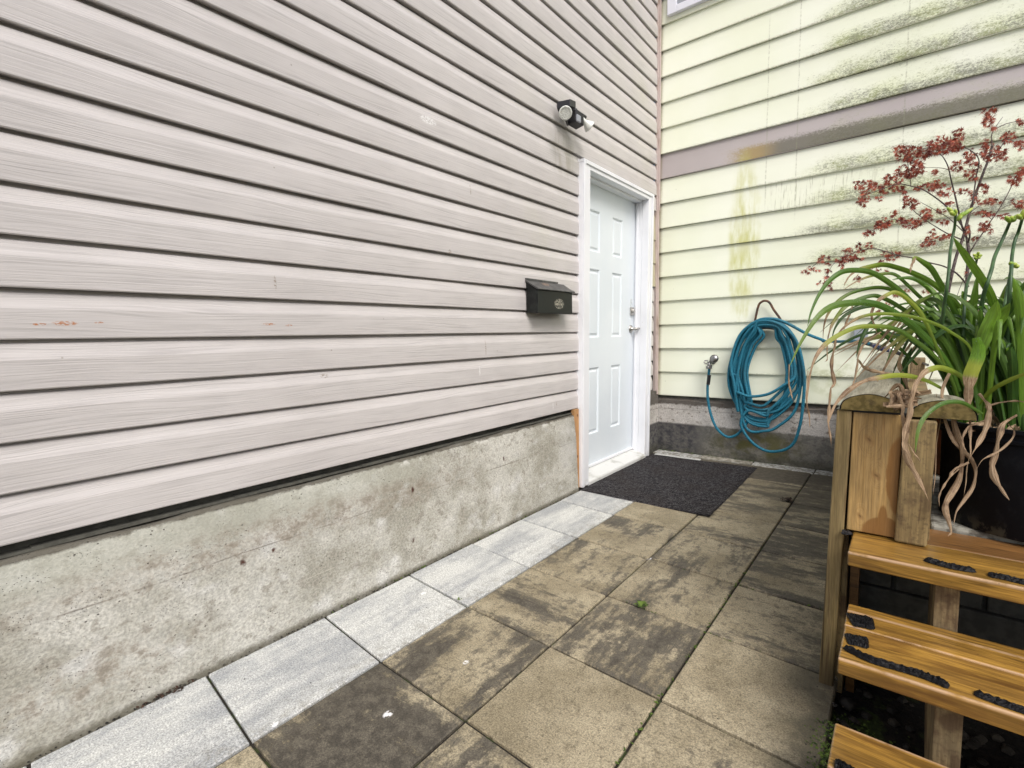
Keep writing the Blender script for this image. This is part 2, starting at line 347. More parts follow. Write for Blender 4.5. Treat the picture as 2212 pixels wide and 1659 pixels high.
def ztread(M, c, g1, g2):
    ends = M.noise(M.vec(M.x * 1.0, M.y * 4.0, M.z * 3.0), scale=5.0, det=4)
    c = M.mix(ends.ss(.52, .68) * .7, c, (.11, .05, .014))
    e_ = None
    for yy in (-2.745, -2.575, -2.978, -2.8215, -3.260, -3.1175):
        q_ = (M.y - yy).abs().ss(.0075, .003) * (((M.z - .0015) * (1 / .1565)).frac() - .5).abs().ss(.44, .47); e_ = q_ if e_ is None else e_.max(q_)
    c = M.mix(e_ * .6 * M.noise(scale=25.0).ss(.3, .55), c, (.58, .40, .26))  # pale plank edges: worn wood, with the edge highlight painted into the colour
    sp = M.vor(M.vec(M.x, M.y, M.z), scale=40.0).ss(.07, .04); return M.mix(sp * .6, c, (.04, .02, .01))
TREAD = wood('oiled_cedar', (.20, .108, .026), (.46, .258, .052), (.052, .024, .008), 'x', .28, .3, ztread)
TREADD = wood('worn_cedar', (.17, .082, .025), (.25, .125, .04), (.07, .033, .012), 'x', .42, .2)
def zpanel(M, c, g1, g2):
    n = M.noise(scale=16.0, det=4)
    w1 = M.spot(M.x + (n - .5) * .02, M.z, 1.725, .645, .034, .115, .75); w2 = M.spot(M.x + (n - .5) * .03, M.z + (n - .5) * .03, 1.695, .475, .055, .055, .8)
    w3 = M.spot(M.x, M.z, 1.69, .515, .012, .05, .6)
    c = M.mix(w1.max(w2).max(w3) * .75, c, (.20, .085, .018))
    for (x0, z0, rx, rz) in KN:
        d = (((M.x - x0 + (M.z - z0) * .5 + (n - .5) * .012) * (1 / rx)).pow(2.0) + ((M.z - z0 + (n - .5) * .012) * (1 / rz)).pow(2.0)).pow(.5)
        c = M.mix(d.ss(1.6, .5) * .5, c, (.22, .115, .04)); c = M.mix(d.ss(.6, .2) * .6, c, (.10, .05, .02))
    return c
PANEL = wood('pine_panel', (.40, .255, .095), (.46, .31, .13), (.30, .165, .055), 'z', .5, 0, zpanel, sc=1.0, warp=True)
def zpost(M, c, g1, g2):
    ck = (M.x - 1.5655 + (M.noise(M.vec(0, 0, M.z), scale=4.0) - .5) * .006).abs().ss(.0032, .0012) * M.z.ss(.02, .1); c = M.mix(ck * .85, c, (.03, .018, .008))
    ft = M.z.ss(.14, .02); return M.mix(ft * .6, c, (.05, .033, .015))
POST = wood('weathered_post', (.205, .150, .060), (.285, .215, .10), (.10, .06, .025), 'z', .6, 0, zpost)
def zdark(M, c, g1, g2):
    n = M.noise(scale=14.0, det=4); w = n.ss(.45, .6) * M.z.ss(.75, .5); c = M.mix(w * .7, c, (.075, .042, .022)); return M.mix(M.noise(scale=120.0, det=3).ss(.5, .7) * .5, c, (.07, .045, .025))
BOARD = wood('stained_board', (.21, .150, .065), (.27, .20, .09), (.11, .065, .028), 'z', .65, 0, zdark)
STRINGER = wood('stringer_wood', (.22, .165, .085), (.28, .21, .11), (.12, .08, .04), 'z', .75, 0, zdark)
CAPTOP = wood('weathered_log', (.25, .23, .165), (.37, .35, .27), (.10, .08, .05), 'y', .55)
M = Mat('log_end_grain', rough=.8); n = M.noise(scale=60.0, det=4); c = M.mix(n.ss(.35, .62), (.10, .075, .018), (.20, .15, .05)); c = M.mix(M.noise(scale=25.0).ss(.55, .65) * .6, c, (.045, .03, .012)); M.set('Base Color', c); M.bump(n, .6, .003); ENDG = M.m
def zstrip(M, c, g1, g2):
    c = M.mix(M.spot(M.y, M.z, -1.39, .22, .009, .012, .3), c, (.16, .06, .02)); return M.mix(M.spot(M.y, M.z, -1.387, .50, .009, .012, .3), c, (.16, .06, .02))
STRIP = wood('pine_strip', (.46, .235, .085), (.55, .32, .15), (.33, .15, .05), 'z', .6, 0, zstrip)

# ---- painted things, metals, plastics
M = Mat('white_paint', rough=.35); n = M.noise(scale=3.0, det=3); c = M.mix(n.ss(.4, .7), (.80, .82, .86), (.74, .76, .80))
c = M.mix(M.vor(scale=16.0).ss(.05, .03) * M.noise(scale=6.0).ss(.5, .56) * .6, c, (.3, .27, .22)); c = M.mix(M.z.ss(.06, .0) * M.noise(scale=20.0, det=4).ss(.45, .6) * .5, c, (.3, .28, .24)); M.set('Base Color', c); WHITE = M.m
M = Mat('door_paint', rough=.32); c = M.mix(M.noise(scale=2.0).ss(.4, .6), (.68, .745, .80), (.72, .78, .83)); M.set('Base Color', c); DOORP = M.m
M = Mat('worn_sill', rough=.5); c = M.mix(M.noise(scale=9.0, det=4).ss(.5, .7), (.64, .65, .64), (.45, .45, .42)); M.set('Base Color', c); SILL = M.m
M = Mat('window_vinyl', rough=.3); M.set('Base Color', (.74, .76, .84, 1)); WVIN = M.m
M = Mat('window_glass', (.06, .065, .08), .06, spec=.8); GLASS = M.m
M = Mat('satin_nickel', (.52, .50, .47), .28, 1); NICKEL = M.m
M = Mat('weathered_zinc', (.30, .30, .30), .32, 1); ZINC = M.m
M = Mat('black_enamel', rough=.5, spec=.3); n = M.noise(scale=20.0, det=5, ro=.7); c = M.mix(n.ss(.42, .7), (.006, .007, .007), (.020, .023, .021))
e = M.spot(M.y, M.z, -1.70, 1.222, .055, .032, .7) * M.noise(M.vec(M.y * 1.6, M.z, 2.0), scale=75.0, det=4, ro=.7).ss(.44, .58); e = e * M.x.ss(.07, .078)
c = M.mix(e * .9, c, (.40, .38, .31)); M.set('Base Color', c); M.set('Roughness', n.ss(.4, .7, .3, .6)); ENAMEL = M.m
M = Mat('mailbox_lid', rough=.45); n = M.noise(scale=25.0, det=4); c = M.mix(n.ss(.4, .65), (.055, .055, .055), (.10, .10, .098)); c = M.mix(M.spot(M.y, M.x, -1.77, .03, .05, .02, .2) * n.ss(.4, .6) * .8, c, (.30, .20, .14)); M.set('Base Color', c); LID = M.m
M = Mat('black_plastic', (.018, .018, .022), .38); BLACK = M.m
M = Mat('grey_sensor', (.30, .32, .36), .25); SENSOR = M.m
M = Mat('lamp_glass', rough=.2); c = M.mix(M.vor(scale=220.0).ss(.1, .6), (.30, .32, .29), (.62, .64, .60)); M.set('Base Color', c); M.bump(M.vor(scale=220.0), .6, .003); LGLASS = M.m
M = Mat('lamp_white', (.75, .78, .74), .25); LWHITE = M.m
M = Mat('blue_hose_jacket', rough=.7); n = M.noise(scale=900.0, det=1); w = M.noise(scale=140.0, det=2)
c = M.mix(w.ss(.4, .62), (.006, .115, .185), (.014, .19, .285)); c = M.mix(M.vor(scale=160.0).ss(.25, .12) * .55, c, (.02, .32, .46)); c = M.mix(M.noise(scale=5.0).ss(.5, .75) * .35, c, (.05, .09, .09)); M.set('Base Color', c); M.bump(M.noise(scale=300.0, det=2), .6, .002); HOSE = M.m
M = Mat('rusty_iron', rough=.7); c = M.mix(M.noise(scale=40.0, det=3).ss(.4, .6), (.035, .025, .02), (.13, .06, .03)); M.set('Base Color', c); IRON = M.m
M = Mat('nozzle_blue', (.01, .03, .13), .3); NBLUE = M.m
M = Mat('charcoal_mat', rough=.95, spec=.1); n = M.noise(scale=130.0, det=3, ro=.8); c = M.mix((n * .6 + M.noise(scale=55.0, det=3, ro=.8) * .4).ss(.44, .60), (.010, .010, .012), (.11, .105, .11)); c = M.mix(M.noise(scale=4.0, det=4).ss(.4, .7) * .35, c, (.045, .036, .032))
rib = ((M.y + M.noise(scale=8.0) * .002) * (1 / .017)).frac(); rb = (rib - .5).abs().ss(.1, .4); c = M.mul(c, rb.ss(0, 1, .4, 1.4))
c = M.mix(M.vor(scale=30.0).ss(.04, .02) * M.noise(scale=7.0).ss(.5, .6), c, (.35, .33, .28)); M.set('Base Color', c); M.bump(rb + n * 1.2, 1, .004); MATM = M.m
M = Mat('black_nursery_pot', rough=.5, spec=.12); n = M.noise(M.vec(M.x, M.y, M.z * .7), scale=30.0, det=5, ro=.7); c = M.mix(n.ss(.5, .75) * .5, (.006, .007, .010), (.022, .025, .030)); c = M.mix(M.z.ss(.53, .49) * n.ss(.5, .6) * .6, c, (.10, .095, .07)); M.set('Base Color', c); M.bump(n, .3, .002); POTM = M.m
M = Mat('terracotta', rough=.8); c = M.mix(M.noise(scale=20.0).ss(.4, .6), (.20, .065, .03), (.12, .045, .025)); M.set('Base Color', c); TERRA = M.m
M = Mat('bitumen_grip', rough=.5, spec=.2); n = M.noise(scale=120.0, det=4, ro=.7); c = M.mix(n.ss(.55, .75) * .8, (.004, .004, .005), (.03, .032, .036)); M.set('Base Color', c); M.bump(n, .6, .004); GRIP = M.m
# leaves: attribute R = dryness 0..1, G = brightness
M = Mat('strap_leaf', rough=.38, spec=.5)
dry, br, yl, sd_ = M.attr()
ul, uc, us, _u = M.attr('blade')
n = M.noise(scale=60.0, det=3)
vein = M.noise(M.vec(ul * .5, uc * 9.0, us * 3.0), scale=1.0, det=3, ro=.7)
mid = (uc - 2.0).abs().ss(.16, .04)
gcol = M.mix(br, (.010, .040, .010), (.15, .32, .03)); gcol = M.mul(gcol, vein.ss(.3, .7, .62, 1.35)); gcol = M.mix(mid * .4, gcol, (.13, .26, .05)); gcol = M.mix(n.ss(.5, .7) * .2, gcol, (.06, .14, .05))
dcol = M.mix(vein.ss(.38, .62), (.20, .12, .065), (.52, .385, .245)); dcol = M.mix(M.noise(scale=22.0, det=4).ss(.48, .66) * .8, dcol, (.12, .068, .036)); dcol = M.mix(mid * .3, dcol, (.62, .48, .35))
c = M.mix(yl * .8, gcol, (.36, .38, .045)); c = M.mix((dry + (vein - .5) * .35).ss(.35, .65), c, dcol)
drops = M.vor(scale=230.0).ss(.24, .12) * M.noise(scale=24.0).ss(.5, .58); c = M.mix(drops * sd_ * .8, c, (.45, .55, .50))
M.set('Base Color', c); M.set('Roughness', dry.ss(.3, .7, .34, .75)); M.b.inputs['Transmission Weight'].default_value = 0
M.b.inputs['Subsurface Weight'].default_value = 0; M.bump(vein, .5, .0015); LEAF = M.m
# mild translucency for leaves
def translucent(mat, w):
    nt = mat.node_tree; b = nt.nodes['Principled BSDF']; out = nt.nodes['Material Output']
    tr = nt.nodes.new('ShaderNodeBsdfTranslucent'); mx = nt.nodes.new('ShaderNodeMixShader'); mx.inputs[0].default_value = w
    l = b.inputs['Base Color'].links[0].from_socket; nt.links.new(l, tr.inputs[0])
    nt.links.new(b.outputs[0], mx.inputs[1]); nt.links.new(tr.outputs[0], mx.inputs[2]); nt.links.new(mx.outputs[0], out.inputs[0])
translucent(LEAF, .3)
M = Mat('maple_leaf_red', rough=.55)
r_, g_, b_, a_ = M.attr(); c = M.mix(r_, (.13, .018, .016), (.50, .13, .07)); c = M.mix(g_, c, (.30, .15, .09)); M.set('Base Color', c); MAPLE = M.m; translucent(MAPLE, .3)
M = Mat('maple_bark', rough=.75); c = M.mix(M.noise(scale=90.0).ss(.4, .6), (.045, .03, .03), (.11, .085, .075)); M.set('Base Color', c); BARK = M.m
M = Mat('flower_stalk', rough=.45); c = M.mix(M.noise(scale=30.0).ss(.4, .6), (.03, .075, .025), (.055, .12, .04)); M.set('Base Color', c); STALK = M.m
M = Mat('flower_bud', rough=.45); c = M.mix(M.noise(scale=70.0).ss(.4, .6), (.22, .36, .04), (.42, .50, .09)); M.set('Base Color', c); BUD = M.m
M = Mat('moss_green', rough=.8); c = M.mix(M.noise(scale=60.0).ss(.4, .6), (.025, .05, .006), (.10, .16, .02)); M.set('Base Color', c); MOSS = M.m
M = Mat('pebble', rough=.7); c = M.mix(M.vor(scale=30.0, out='Color').ss(.2, .8), (.008, .007, .006), (.05, .045, .035)); M.set('Base Color', c); PEB = M.m
M = Mat('leaf_litter', rough=.8); c = M.mix(M.noise(scale=50.0).ss(.4, .6), (.012, .010, .008), (.05, .022, .012)); M.set('Base Color', c); LITTER = M.m
M = Mat('window_white_stone', (.7, .7, .7), .6); STONEW = M.m
M = Mat('outlet_grey', (.33, .37, .43), .5); OUTLET = M.m

# ================================================================== TAUPE HOUSE
house = thing('house', 'taupe vinyl sided house wall with white door and raw concrete foundation', 'house', (0, -1.5, 0))
def wob(seed, y): return .0012 * math.sin(y * 2.1 + seed * 1.7) + .0008 * math.sin(y * 5.3 + seed * 3.1)
def course(mb, k, y0, y1, prof_off=0.0, zmin=None, skew=0.0):
    zb = ZT + k * ET; o = prof_off
    pr = [(-.028, .004), (-.012, .001), (-.002, 0.0), (0.0, .003), (.0003, .040), (-.0005, .0760), (-.0020, .0820), (-.0065, .0950), (-.0100, .1080), (-.0118, .1150), (-.016, .1178), (-.028, .1187), (-.029, .1340)]
    n = max(1, int(abs(y1 - y0) / .22)); ys = [y0 + (y1 - y0) * i / n for i in range(n + 1)]
    P = [(x, z) for x, z in pr]
    if zmin is not None and zb < zmin:
        lo = zmin - zb
        if lo > .125: return
        Q = []
        for (a, b) in zip(P, P[1:]):
            if b[1] <= lo: continue
            if a[1] < lo and b[1] > a[1]: f = (lo - a[1]) / (b[1] - a[1]); Q.append((a[0] + f * (b[0] - a[0]), lo))
            elif a[1] >= lo: Q.append(a)
        Q.append(P[-1]); P = Q
    rings = []
    for y in ys:
        w = wob(k, y); dz = .0012 * math.sin(y * 1.3 + k)
        rings.append([(x + o + w, y + skew * (zb + z - 2.15), zb + z + dz) for x, z in P])
    mb.rings(rings, cap=False, close=False)
    e = rings[-1] if y1 > y0 else rings[0]                       # the cut end of the panel
    for (p, q) in zip(e, e[1:]): mb.quad(p, q, (q[0] - .0015, q[1] + .0015, q[2]), (p[0] - .0015, p[1] + .0015, p[2]))
sid = MB(); NC = 38
YL, YR_ = -8.0, -.048
for k in range(NC):
    zb = ZT + k * ET
    seams = []
    if k <= 5: seams = [-2.43 + .004 * math.sin(k * 9)]
    elif k in (12, 13): seams = [-2.472]
    elif k in (16, 17): seams = [-.525]
    elif k >= 20: seams = [-1.31 - .3 * (k % 3)]
    elif k in (8, 9): seams = [-4.9]
    a = YL
    door_z = zb + ET < 2.165
    yend = -1.29 if door_z else YR_
    for s in [q for q in seams if q < yend] + [None]:
        b = s if s is not None else yend
        off = .0016 if s is not None else 0.0
        if not door_z and zb < 2.165:
            course(sid, k, a, -1.29, off); course(sid, k, -1.29, YR_, 0, zmin=2.165)
        else: course(sid, k, a, b, off)
        a = b - (.03 if s is not None else 0)
        if not door_z and zb < 2.165: break
# narrow strip of siding between door and corner, low part
for k in range(0, 7): course(sid, k, -.235, -.055, 0, skew=.037)
sid.build('siding', VINYL, house)
# leftover yellow boards beside the door
yb = MB()
for j in range(3):
    z0 = ZT + 7 * ET + j * .196; z1 = min(z0 + .20, 2.075 + .06)
    y0 = -.235 + .037 * (z0 - 2.15)
    yb.rings([[(.000, y, z0), (-.010, y, z1), (-.025, y, z1), (-.025, y, z0)] for y in (y0, -.052)])
course(sid, 0, 0, .001) if False else None
yb.build('leftover_siding', YELLOW, house)
k = 12
fill = MB(); fill.rings([[( .0, y, 2.07), (-.002, y, 2.165), (-.02, y, 2.165), (-.02, y, 2.07)] for y in (-.19, -.052)]); fill.build('siding_offcut', VINYL, house)
core = MB(); core.box(-.20, -.046, -8.0, -1.30, .50, 5.4); core.box(-.20, -.046, -1.30, -.22, 2.16, 5.4); core.box(-.20, -.046, -.232, -.0, -.05, 2.16); core.box(-.20, -.046, -.22, -.0, 2.16, 5.4)
core.build('wall_core', BLOCK, house)
# foundation with an irregular top lip
fnd = MB(); ys = [-8.0 + .12 * i for i in range(int((8.0 - 1.43) / .12))] + [-1.425]
rings = []
for y in ys:
    j = random.uniform(-.004, .004); j2 = random.uniform(-.003, .003)
    rings.append([(-.2, y, -.08), (.042 + j2, y, -.08), (.038 + j2, y, .0), (.030 + j2, y, .15), (.024 + j2 * .5, y, .34), (.012, y, .46 + j), (.006, y, .500 + j), (-.001, y, .507 + j * 1.5), (-.05, y, .510)])
fnd.rings(rings); 
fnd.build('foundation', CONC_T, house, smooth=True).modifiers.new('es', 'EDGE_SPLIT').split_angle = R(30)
lip = MB()
for i in range(40):
    y = -8 + i * .165; lip.box(-.04, -.012 + random.uniform(-.003, .003), y, y + .166, .512, .518 + random.uniform(0, .004))
lip.build('sill_flashing', BLOCK, house)
f2 = MB(); f2.box(-.2, .006, -.262, .0, -.08, .535); f2.build('corner_foundation', CONC_Y, house)
sp = MB(); sp.box(-.02, .012, -1.422, -1.368, .0, .541); sp.build('wood_strip', STRIP, house, bevel=.003)
tr = MB()
tr.box(-.02, .006, -.046, -.026, 2.07, 5.4); tr.box(-.02, .016, -.030, -.004, 2.07, 5.4)
tr.box(-.02, .006, -.058, -.038, .50, 2.07); tr.box(-.02, .013, -.042, -.014, .50, 2.07)
tr.build('corner_trim', TRIM, house, bevel=.002)
# ---- door
def sh(x, y, z):
    kk = .024 + .013 * (y + 1.3) / 1.1; return (x, y + (z - 2.15) * kk, z)
OL, OR_, IL, IR = -1.318, -.182, -1.222, -.268
fr = MB()
fr.box(-.03, .030, OL, IL, 0.0, 2.150, sh); fr.box(-.03, .030, IR, OR_, 0.0, 2.150, sh); fr.box(-.03, .030, OL, OR_, 2.1505, 2.172, sh)
fr.box(-.03, .0295, IL, IR, 2.118, 2.150, sh)
fr.box(.030, .038, OL, OL + .03, 0.0, 2.172, sh); fr.box(.030, .038, OR_ - .03, OR_, 0.0, 2.172, sh); fr.box(.030, .038, OL + .03, OR_ - .03, 2.145, 2.172, sh)
frame = fr.build('door_frame', WHITE, house, bevel=.004)
jm = MB()
jm.box(-.16, -.0305, IR + .0, IR + .03, .0, 2.118, sh); jm.box(-.16, -.0305, IL - .03, IL, .0, 2.118, sh); jm.box(-.16, -.0305, IL - .03, IR + .03, 2.105, 2.135, sh)
jm.box(-.075, -.0610, IR - .013, IR + .001, .06, 2.104, sh); jm.box(-.075, -.061, IL, IL + .013, .06, 2.104, sh)
jm.build('jamb', WHITE, house, bevel=.002)
th = MB()
th.rings([[(-.14, y, -.01), (.040, y, -.01), (.040, y, .018), (.034, y, .028), (-.060, y, .050), (-.088, y, .058), (-.14, y, .058)] for y in (IL - .055 + .0, IR - .075)])
th.build('threshold', SILL, house, bevel=.002)
# slab with six recessed panels
D0, D1, DX, DT = -1.236, -.268, -.088, .044
rows = [(1.930, 1.632), (1.512, 1.012), (.795, .300)]; cols = [(-1.035, -.865), (-.668, -.498)]
db = MB()
ysx = [D0, cols[0][0], cols[0][1], cols[1][0], cols[1][1], D1]; zs = [.062, rows[2][1], rows[2][0], rows[1][1], rows[1][0], rows[0][1], rows[0][0], 2.108]
for i in range(5):
    for j in range(7):
        y0, y1, z0, z1 = ysx[i], ysx[i + 1], zs[j], zs[j + 1]
        if i in (1, 3) and j in (1, 3, 5):
            L = [(0, 0), (.004, -.001), (.012, -.010), (.022, -.010), (.034, -.004), (.037, -.004)]
            rg = [[sh(DX + dx, yy, zz_) for yy, zz_ in ((y0 + a, z0 + a), (y1 - a, z0 + a), (y1 - a, z1 - a), (y0 + a, z1 - a))] for a, dx in L]
            db.rings(rg, cap=False); db.quad(*rg[-1])
        else: db.quad(sh(DX, y0, z0), sh(DX, y1, z0), sh(DX, y1, z1), sh(DX, y0, z1))
db.box(DX - DT, DX - .012, D0, D1, .062, 2.108, sh)
door = db.build('door', DOORP, house)
sw = MB(); sw.box(DX - .001, DX + .012, D0, D1 + .0, .060, .078, sh); sw.build('door_sweep', WHITE, door, bevel=.002)
hy, hz = -.325, 1.075
hp = Vector(sh(DX, hy, hz)); hm = MB(); hm.lathe(hp, (1, 0, 0), [(0, .033), (.006, .032), (.010, .026), (.012, .012), (.045, .011), (.048, .012)], 24)
lv = crom([hp + Vector(q) for q in ((.048, -.006, 0), (.052, .02, .002), (.050, .06, .004), (.046, .105, -.002))], 4)
hm.tube(lv, [.012, .012, .011, .010, .0095, .009, .009, .0085, .008, .008, .0075, .007, .006][:len(lv)], 10); hm.build('handle', NICKEL, door, smooth=True)
hp = Vector(sh(DX, hy + .01, 1.222)); dm = MB(); dm.obox(hp + Vector((.006, 0, 0)), Vector((.007, 0, 0)), Vector((0, .029, 0)), Vector((0, 0, .033)))
dm.lathe(hp + Vector((.012, 0, 0)), (1, 0, 0), [(0, .020), (.014, .018), (.016, .008), (.016, .003)], 20); dm.build('deadbolt', NICKEL, door, bevel=.002)
rg_ = MB()
for dz, rr in ((.084, .013), (.058, .015)):
    c0 = hp + Vector((.0015, -.006, dz)); rg_.tube([c0 + Vector((0, rr * math.cos(a), rr * 1.15 * math.sin(a))) for a in [i * math.pi / 8 for i in range(17)]], .0012, 4)
rg_.build('faded_ring_mark', SILL, door)

# ================================================================== YELLOW HOUSE
yh = thing('house', 'pale yellow lap sided house with mauve band and mossy concrete base', 'house', (1.5, 0, 0))
ys_ = MB()
for k in range(24):
    z0 = ZY + k * EY; n = 22; rings = []
    for i in range(n + 1):
        x = .0 + 7.0 * i / n; w = .0015 * math.sin(x * 1.9 + k * 2.3) + random.uniform(-.0004, .0004); dz = .0015 * math.sin(x * 2.7 + k)
        rings.append([(x, .028, z0 + dz + .002), (x, .0015 + w, z0 + dz - .001), (x, .0 + w, z0 + .003 + dz), (x, .012 + w * .5, z0 + EY * .6), (x, .0175, z0 + EY - .001), (x, .029, z0 + EY + .001), (x, .0295, z0 + EY + .006)])
    ys_.rings(rings, cap=False, close=False)
ys_.build('siding', YELLOW, yh)
yc = MB(); yc.box(-.02, 7.0, .022, .22, .47, 5.4); yc.build('wall_core', BLOCK, yh)
yf = MB(); rings = []
n = 90
for i in range(n + 1):
    x = 7.0 * i / n; j = random.uniform(-.0015, .0015); g_ = random.uniform(0, .016)
    rings.append([(x, .2, -.08), (x, .006 + j, -.08), (x, .008 + j, .2), (x, .011 + j, .36), (x, .010 + j, .455 - g_), (x, .022, .462 - g_ * .7), (x, .024, .495)])
yf.rings(rings, close=False, cap=False); yf.build('foundation', CONC_Y, yh, smooth=True).modifiers.new('es', 'EDGE_SPLIT').split_angle = R(35)
win = MB(); wx0, wz0, wx1, wz1 = .072, 3.610, 1.10, 4.60
win.box(wx0, wx0 + .075, -.030, .03, wz0, wz1); win.box(wx1 - .075, wx1, -.030, .03, wz0, wz1); win.box(wx0 + .075, wx1 - .075, -.030, .03, wz0, wz0 + .055); win.box(wx0 + .075, wx1 - .075, -.030, .03, wz1 - .055, wz1)
wo = win.build('window', WVIN, yh, bevel=.004)
pn = MB(); pn.box(wx0 + .07, wx1 - .07, .0, .01, wz0 + .05, wz1 - .05); pn.build('pane', GLASS, wo)
sash = MB()
for (a, b, c_, d) in ((wx0 + .075, wx1 - .075, wz0 + .055, wz0 + .085), (wx0 + .075, wx0 + .100, wz0 + .085, wz1 - .055)): sash.box(a, b, -.012, -.001, c_, d)
sash.box(wx0 + .2, wx0 + .24, -.018, -.0121, wz0 + .060, wz0 + .078); sash.build('sash', SENSOR, wo)
ob = MB(); ob.box(1.425, 1.505, -.045, .012, .955, 1.055); ob.build('outlet_box', OUTLET, yh, bevel=.004)

# ================================================================== GROUND
gr = MB(); S = 45.0
gr.box(-S, S, -S, S, -.30, -.06); tag(gr.build('ground', SOIL), kind='structure')
bed = MB(); bed.box(-.02, 1.60, -8.0, .03, -.0595, -.010); tag(bed.build('paving_joints', JOINT), kind='structure')
pv = MB()
XL = [.046, .433, .826, 1.215, 1.606]
def yj(x, k): y0 = -1.698 - .4055 * k; return y0 - (.04 if x > .43 else .09) * (x - .43)
DK = {(0,): 0}
tbl = {}   # (col,row) -> (darkness, orient)
for key, val in {(1, 3): (.66, 0), (1, 2): (.58, 1), (1, 1): (.55, 0), (1, 0): (.56, 0), (1, -1): (.25, 1), (1, 4): (.86, 1), (2, 2): (.70, 0), (2, 3): (.34, 0), (2, 1): (.62, 0), (2, 0): (.60, 0), (2, -1): (.55, 1),
                 (2, 4): (.66, 0), (3, 3): (.42, 0), (3, 2): (.30, 0), (3, 1): (.55, 1), (3, 0): (.66, 1), (3, -1): (.70, 1), (3, -2): (.72, 1), (3, -3): (.72, 1), (2, -2): (.60, 1), (2, -3): (.62, 1), (3, 4): (.5, 0), (1, 5): (.3, 1), (2, 5): (.4, 0)}.items(): tbl[key] = val
def slab(c, y00, y10, y01, y11, pale, dk, ori, dz=0.0, x0=None, x1=None):
    x0 = XL[c] if x0 is None else x0; x1 = XL[c + 1] if x1 is None else x1; g = .0042
    pv.cur = (pale, dk, ori, random.random()); tl = [random.uniform(-.002, .002) for _ in range(4)]
    P = [(x0 + g, y00 + g), (x1 - g, y01 + g), (x1 - g, y11 - g), (x0 + g, y10 - g)]
    i0 = [pv.vert((x, y, -.03)) for x, y in P]; i1 = [pv.vert((x, y, -.0035 + dz + tl[n])) for n, (x, y) in enumerate(P)]
    q = .0035; cx = sum(p[0] for p in P) / 4; cy = sum(p[1] for p in P) / 4
    i2 = [pv.vert((x + (q if x < cx else -q), y + (q if y < cy else -q), dz + tl[n])) for n, (x, y) in enumerate(P)]
    for a, b in ((i0, i1), (i1, i2)):
        for n in range(4): pv.face(a[n], a[(n + 1) % 4], b[(n + 1) % 4], b[n])
    pv.face(*i2)
for c in range(4):
    for k in range(-3, 15):
        xa, xb = XL[c], XL[c + 1]
        y1a, y1b = yj(xa, k - 1), yj(xb, k - 1); y0a, y0b = yj(xa, k), yj(xb, k)
        if k == -3: y1a = y1b = -.475 + .0; 
        if c == 0: pale, dk, ori = 1, .4, 0
        else: dk, ori = tbl.get((c, k - 1), (random.uniform(.3, .9), random.choice((0, 1)))); pale = 0
        if k == -3: slab(c, y0a, -.49, y0b, -.51, pale, dk, ori); continue
        if k == -4: continue
        slab(c, y0a, y1a, y0b, y1b, pale, dk, ori, random.uniform(-.001, .001))
    slab(c, -.49, -.125, -.51, -.125, 1 if c == 0 else 0, .9, 1)
xs = [.008, .40, .80, 1.225, 1.606]
for i in range(4): slab(0, -.125, .004, -.125, .004, (1, .5, 1, 1)[i], .5, 1, .001, xs[i], xs[i + 1])
pvo = pv.build('patio_paving', PAVER, attr=True); tag(pvo, kind='structure')
# moss and grit in the joints and by the wall
ms = MB(); random.seed(3)
def tuft(x, y, r, n, z=0.0):
    for _ in range(n):
        a = random.uniform(0, 6.28); rr = r * math.sqrt(random.random()); p = Vector((x + rr * math.cos(a), y + rr * math.sin(a), z + random.uniform(0, .006)))
        s_ = random.uniform(.0025, .006); u = Vector((math.cos(a), math.sin(a), random.uniform(-.3, .6))).normalized() * s_; w = Vector((-math.sin(a), math.cos(a), random.uniform(-.3, .6))).normalized() * s_
        ms.quad(p - u, p + w * .6, p + u, p - w * .6)
for i in range(420): tuft(random.gauss(1.605, .018), random.uniform(-3.6, -2.75), .012, 5, -.004)
for i in range(110): tuft(1.60 + abs(random.gauss(0, .07)), random.uniform(-3.1, -2.6), .02, 3, -.055)
for i in range(50): tuft(1.215 + random.gauss(0, .003), random.uniform(-3.3, -2.0), .003, 3, -.003)
for i in range(25): k = random.choice((1, 2)); x = random.uniform(.85, 1.6); tuft(x, yj(x, k) + random.gauss(0, .003), .003, 3, -.003)
for i in range(60): tuft(random.gauss(.04, .004), random.choice((-2.3, -1.9, -2.9)) + random.gauss(0, .15), .004, 3, -.002)
for i in range(120): tuft(random.uniform(.02, 1.1), random.gauss(-.002, .006), .012, 4, 0.0)
tag(ms.build('moss', MOSS), 'low green moss along the paving edge and joints', 'moss', kind='stuff')
gv = MB(); random.seed(5)
def pebble(mb, p, r):
    mb.rings([[Vector(p) + Vector((r * rr * math.cos(a) * random.uniform(.8, 1.1), r * rr * math.sin(a) * random.uniform(.8, 1.1), r * h)) for a in [k * 1.2566 for k in range(5)]] for h, rr in ((-.5, .5), (-.1, 1), (.3, .8), (.5, .3))])
for i in range(520):
    pebble(gv, (random.uniform(1.60, 2.6), random.uniform(-3.4, -2.45), -.055), random.choice((.004, .006, .008, .012, .016)))
for i in range(70): pebble(gv, (random.gauss(1.60, .02), random.uniform(-3.4, -2.6), .0), random.choice((.0025, .003, .005)))
for i in range(260): pebble(gv, (random.gauss(.045, .004), random.uniform(-4.2, -1.5), .0), random.uniform(.0015, .0045))
for i in range(90): pebble(gv, (random.uniform(.1, 1.55), random.uniform(-4.0, -1.6), .001), random.uniform(.001, .0028))
tag(gv.build('gravel', PEB), 'loose gravel scattered on the dark soil under the steps', 'gravel', kind='stuff')
peb = MB(); random.seed(9); pebble(peb, (1.632, -2.60, -.035), .026); tag(peb.build('stone', PEB, smooth=True), 'pale rounded stone beside the foot of the wooden post', 'stone')
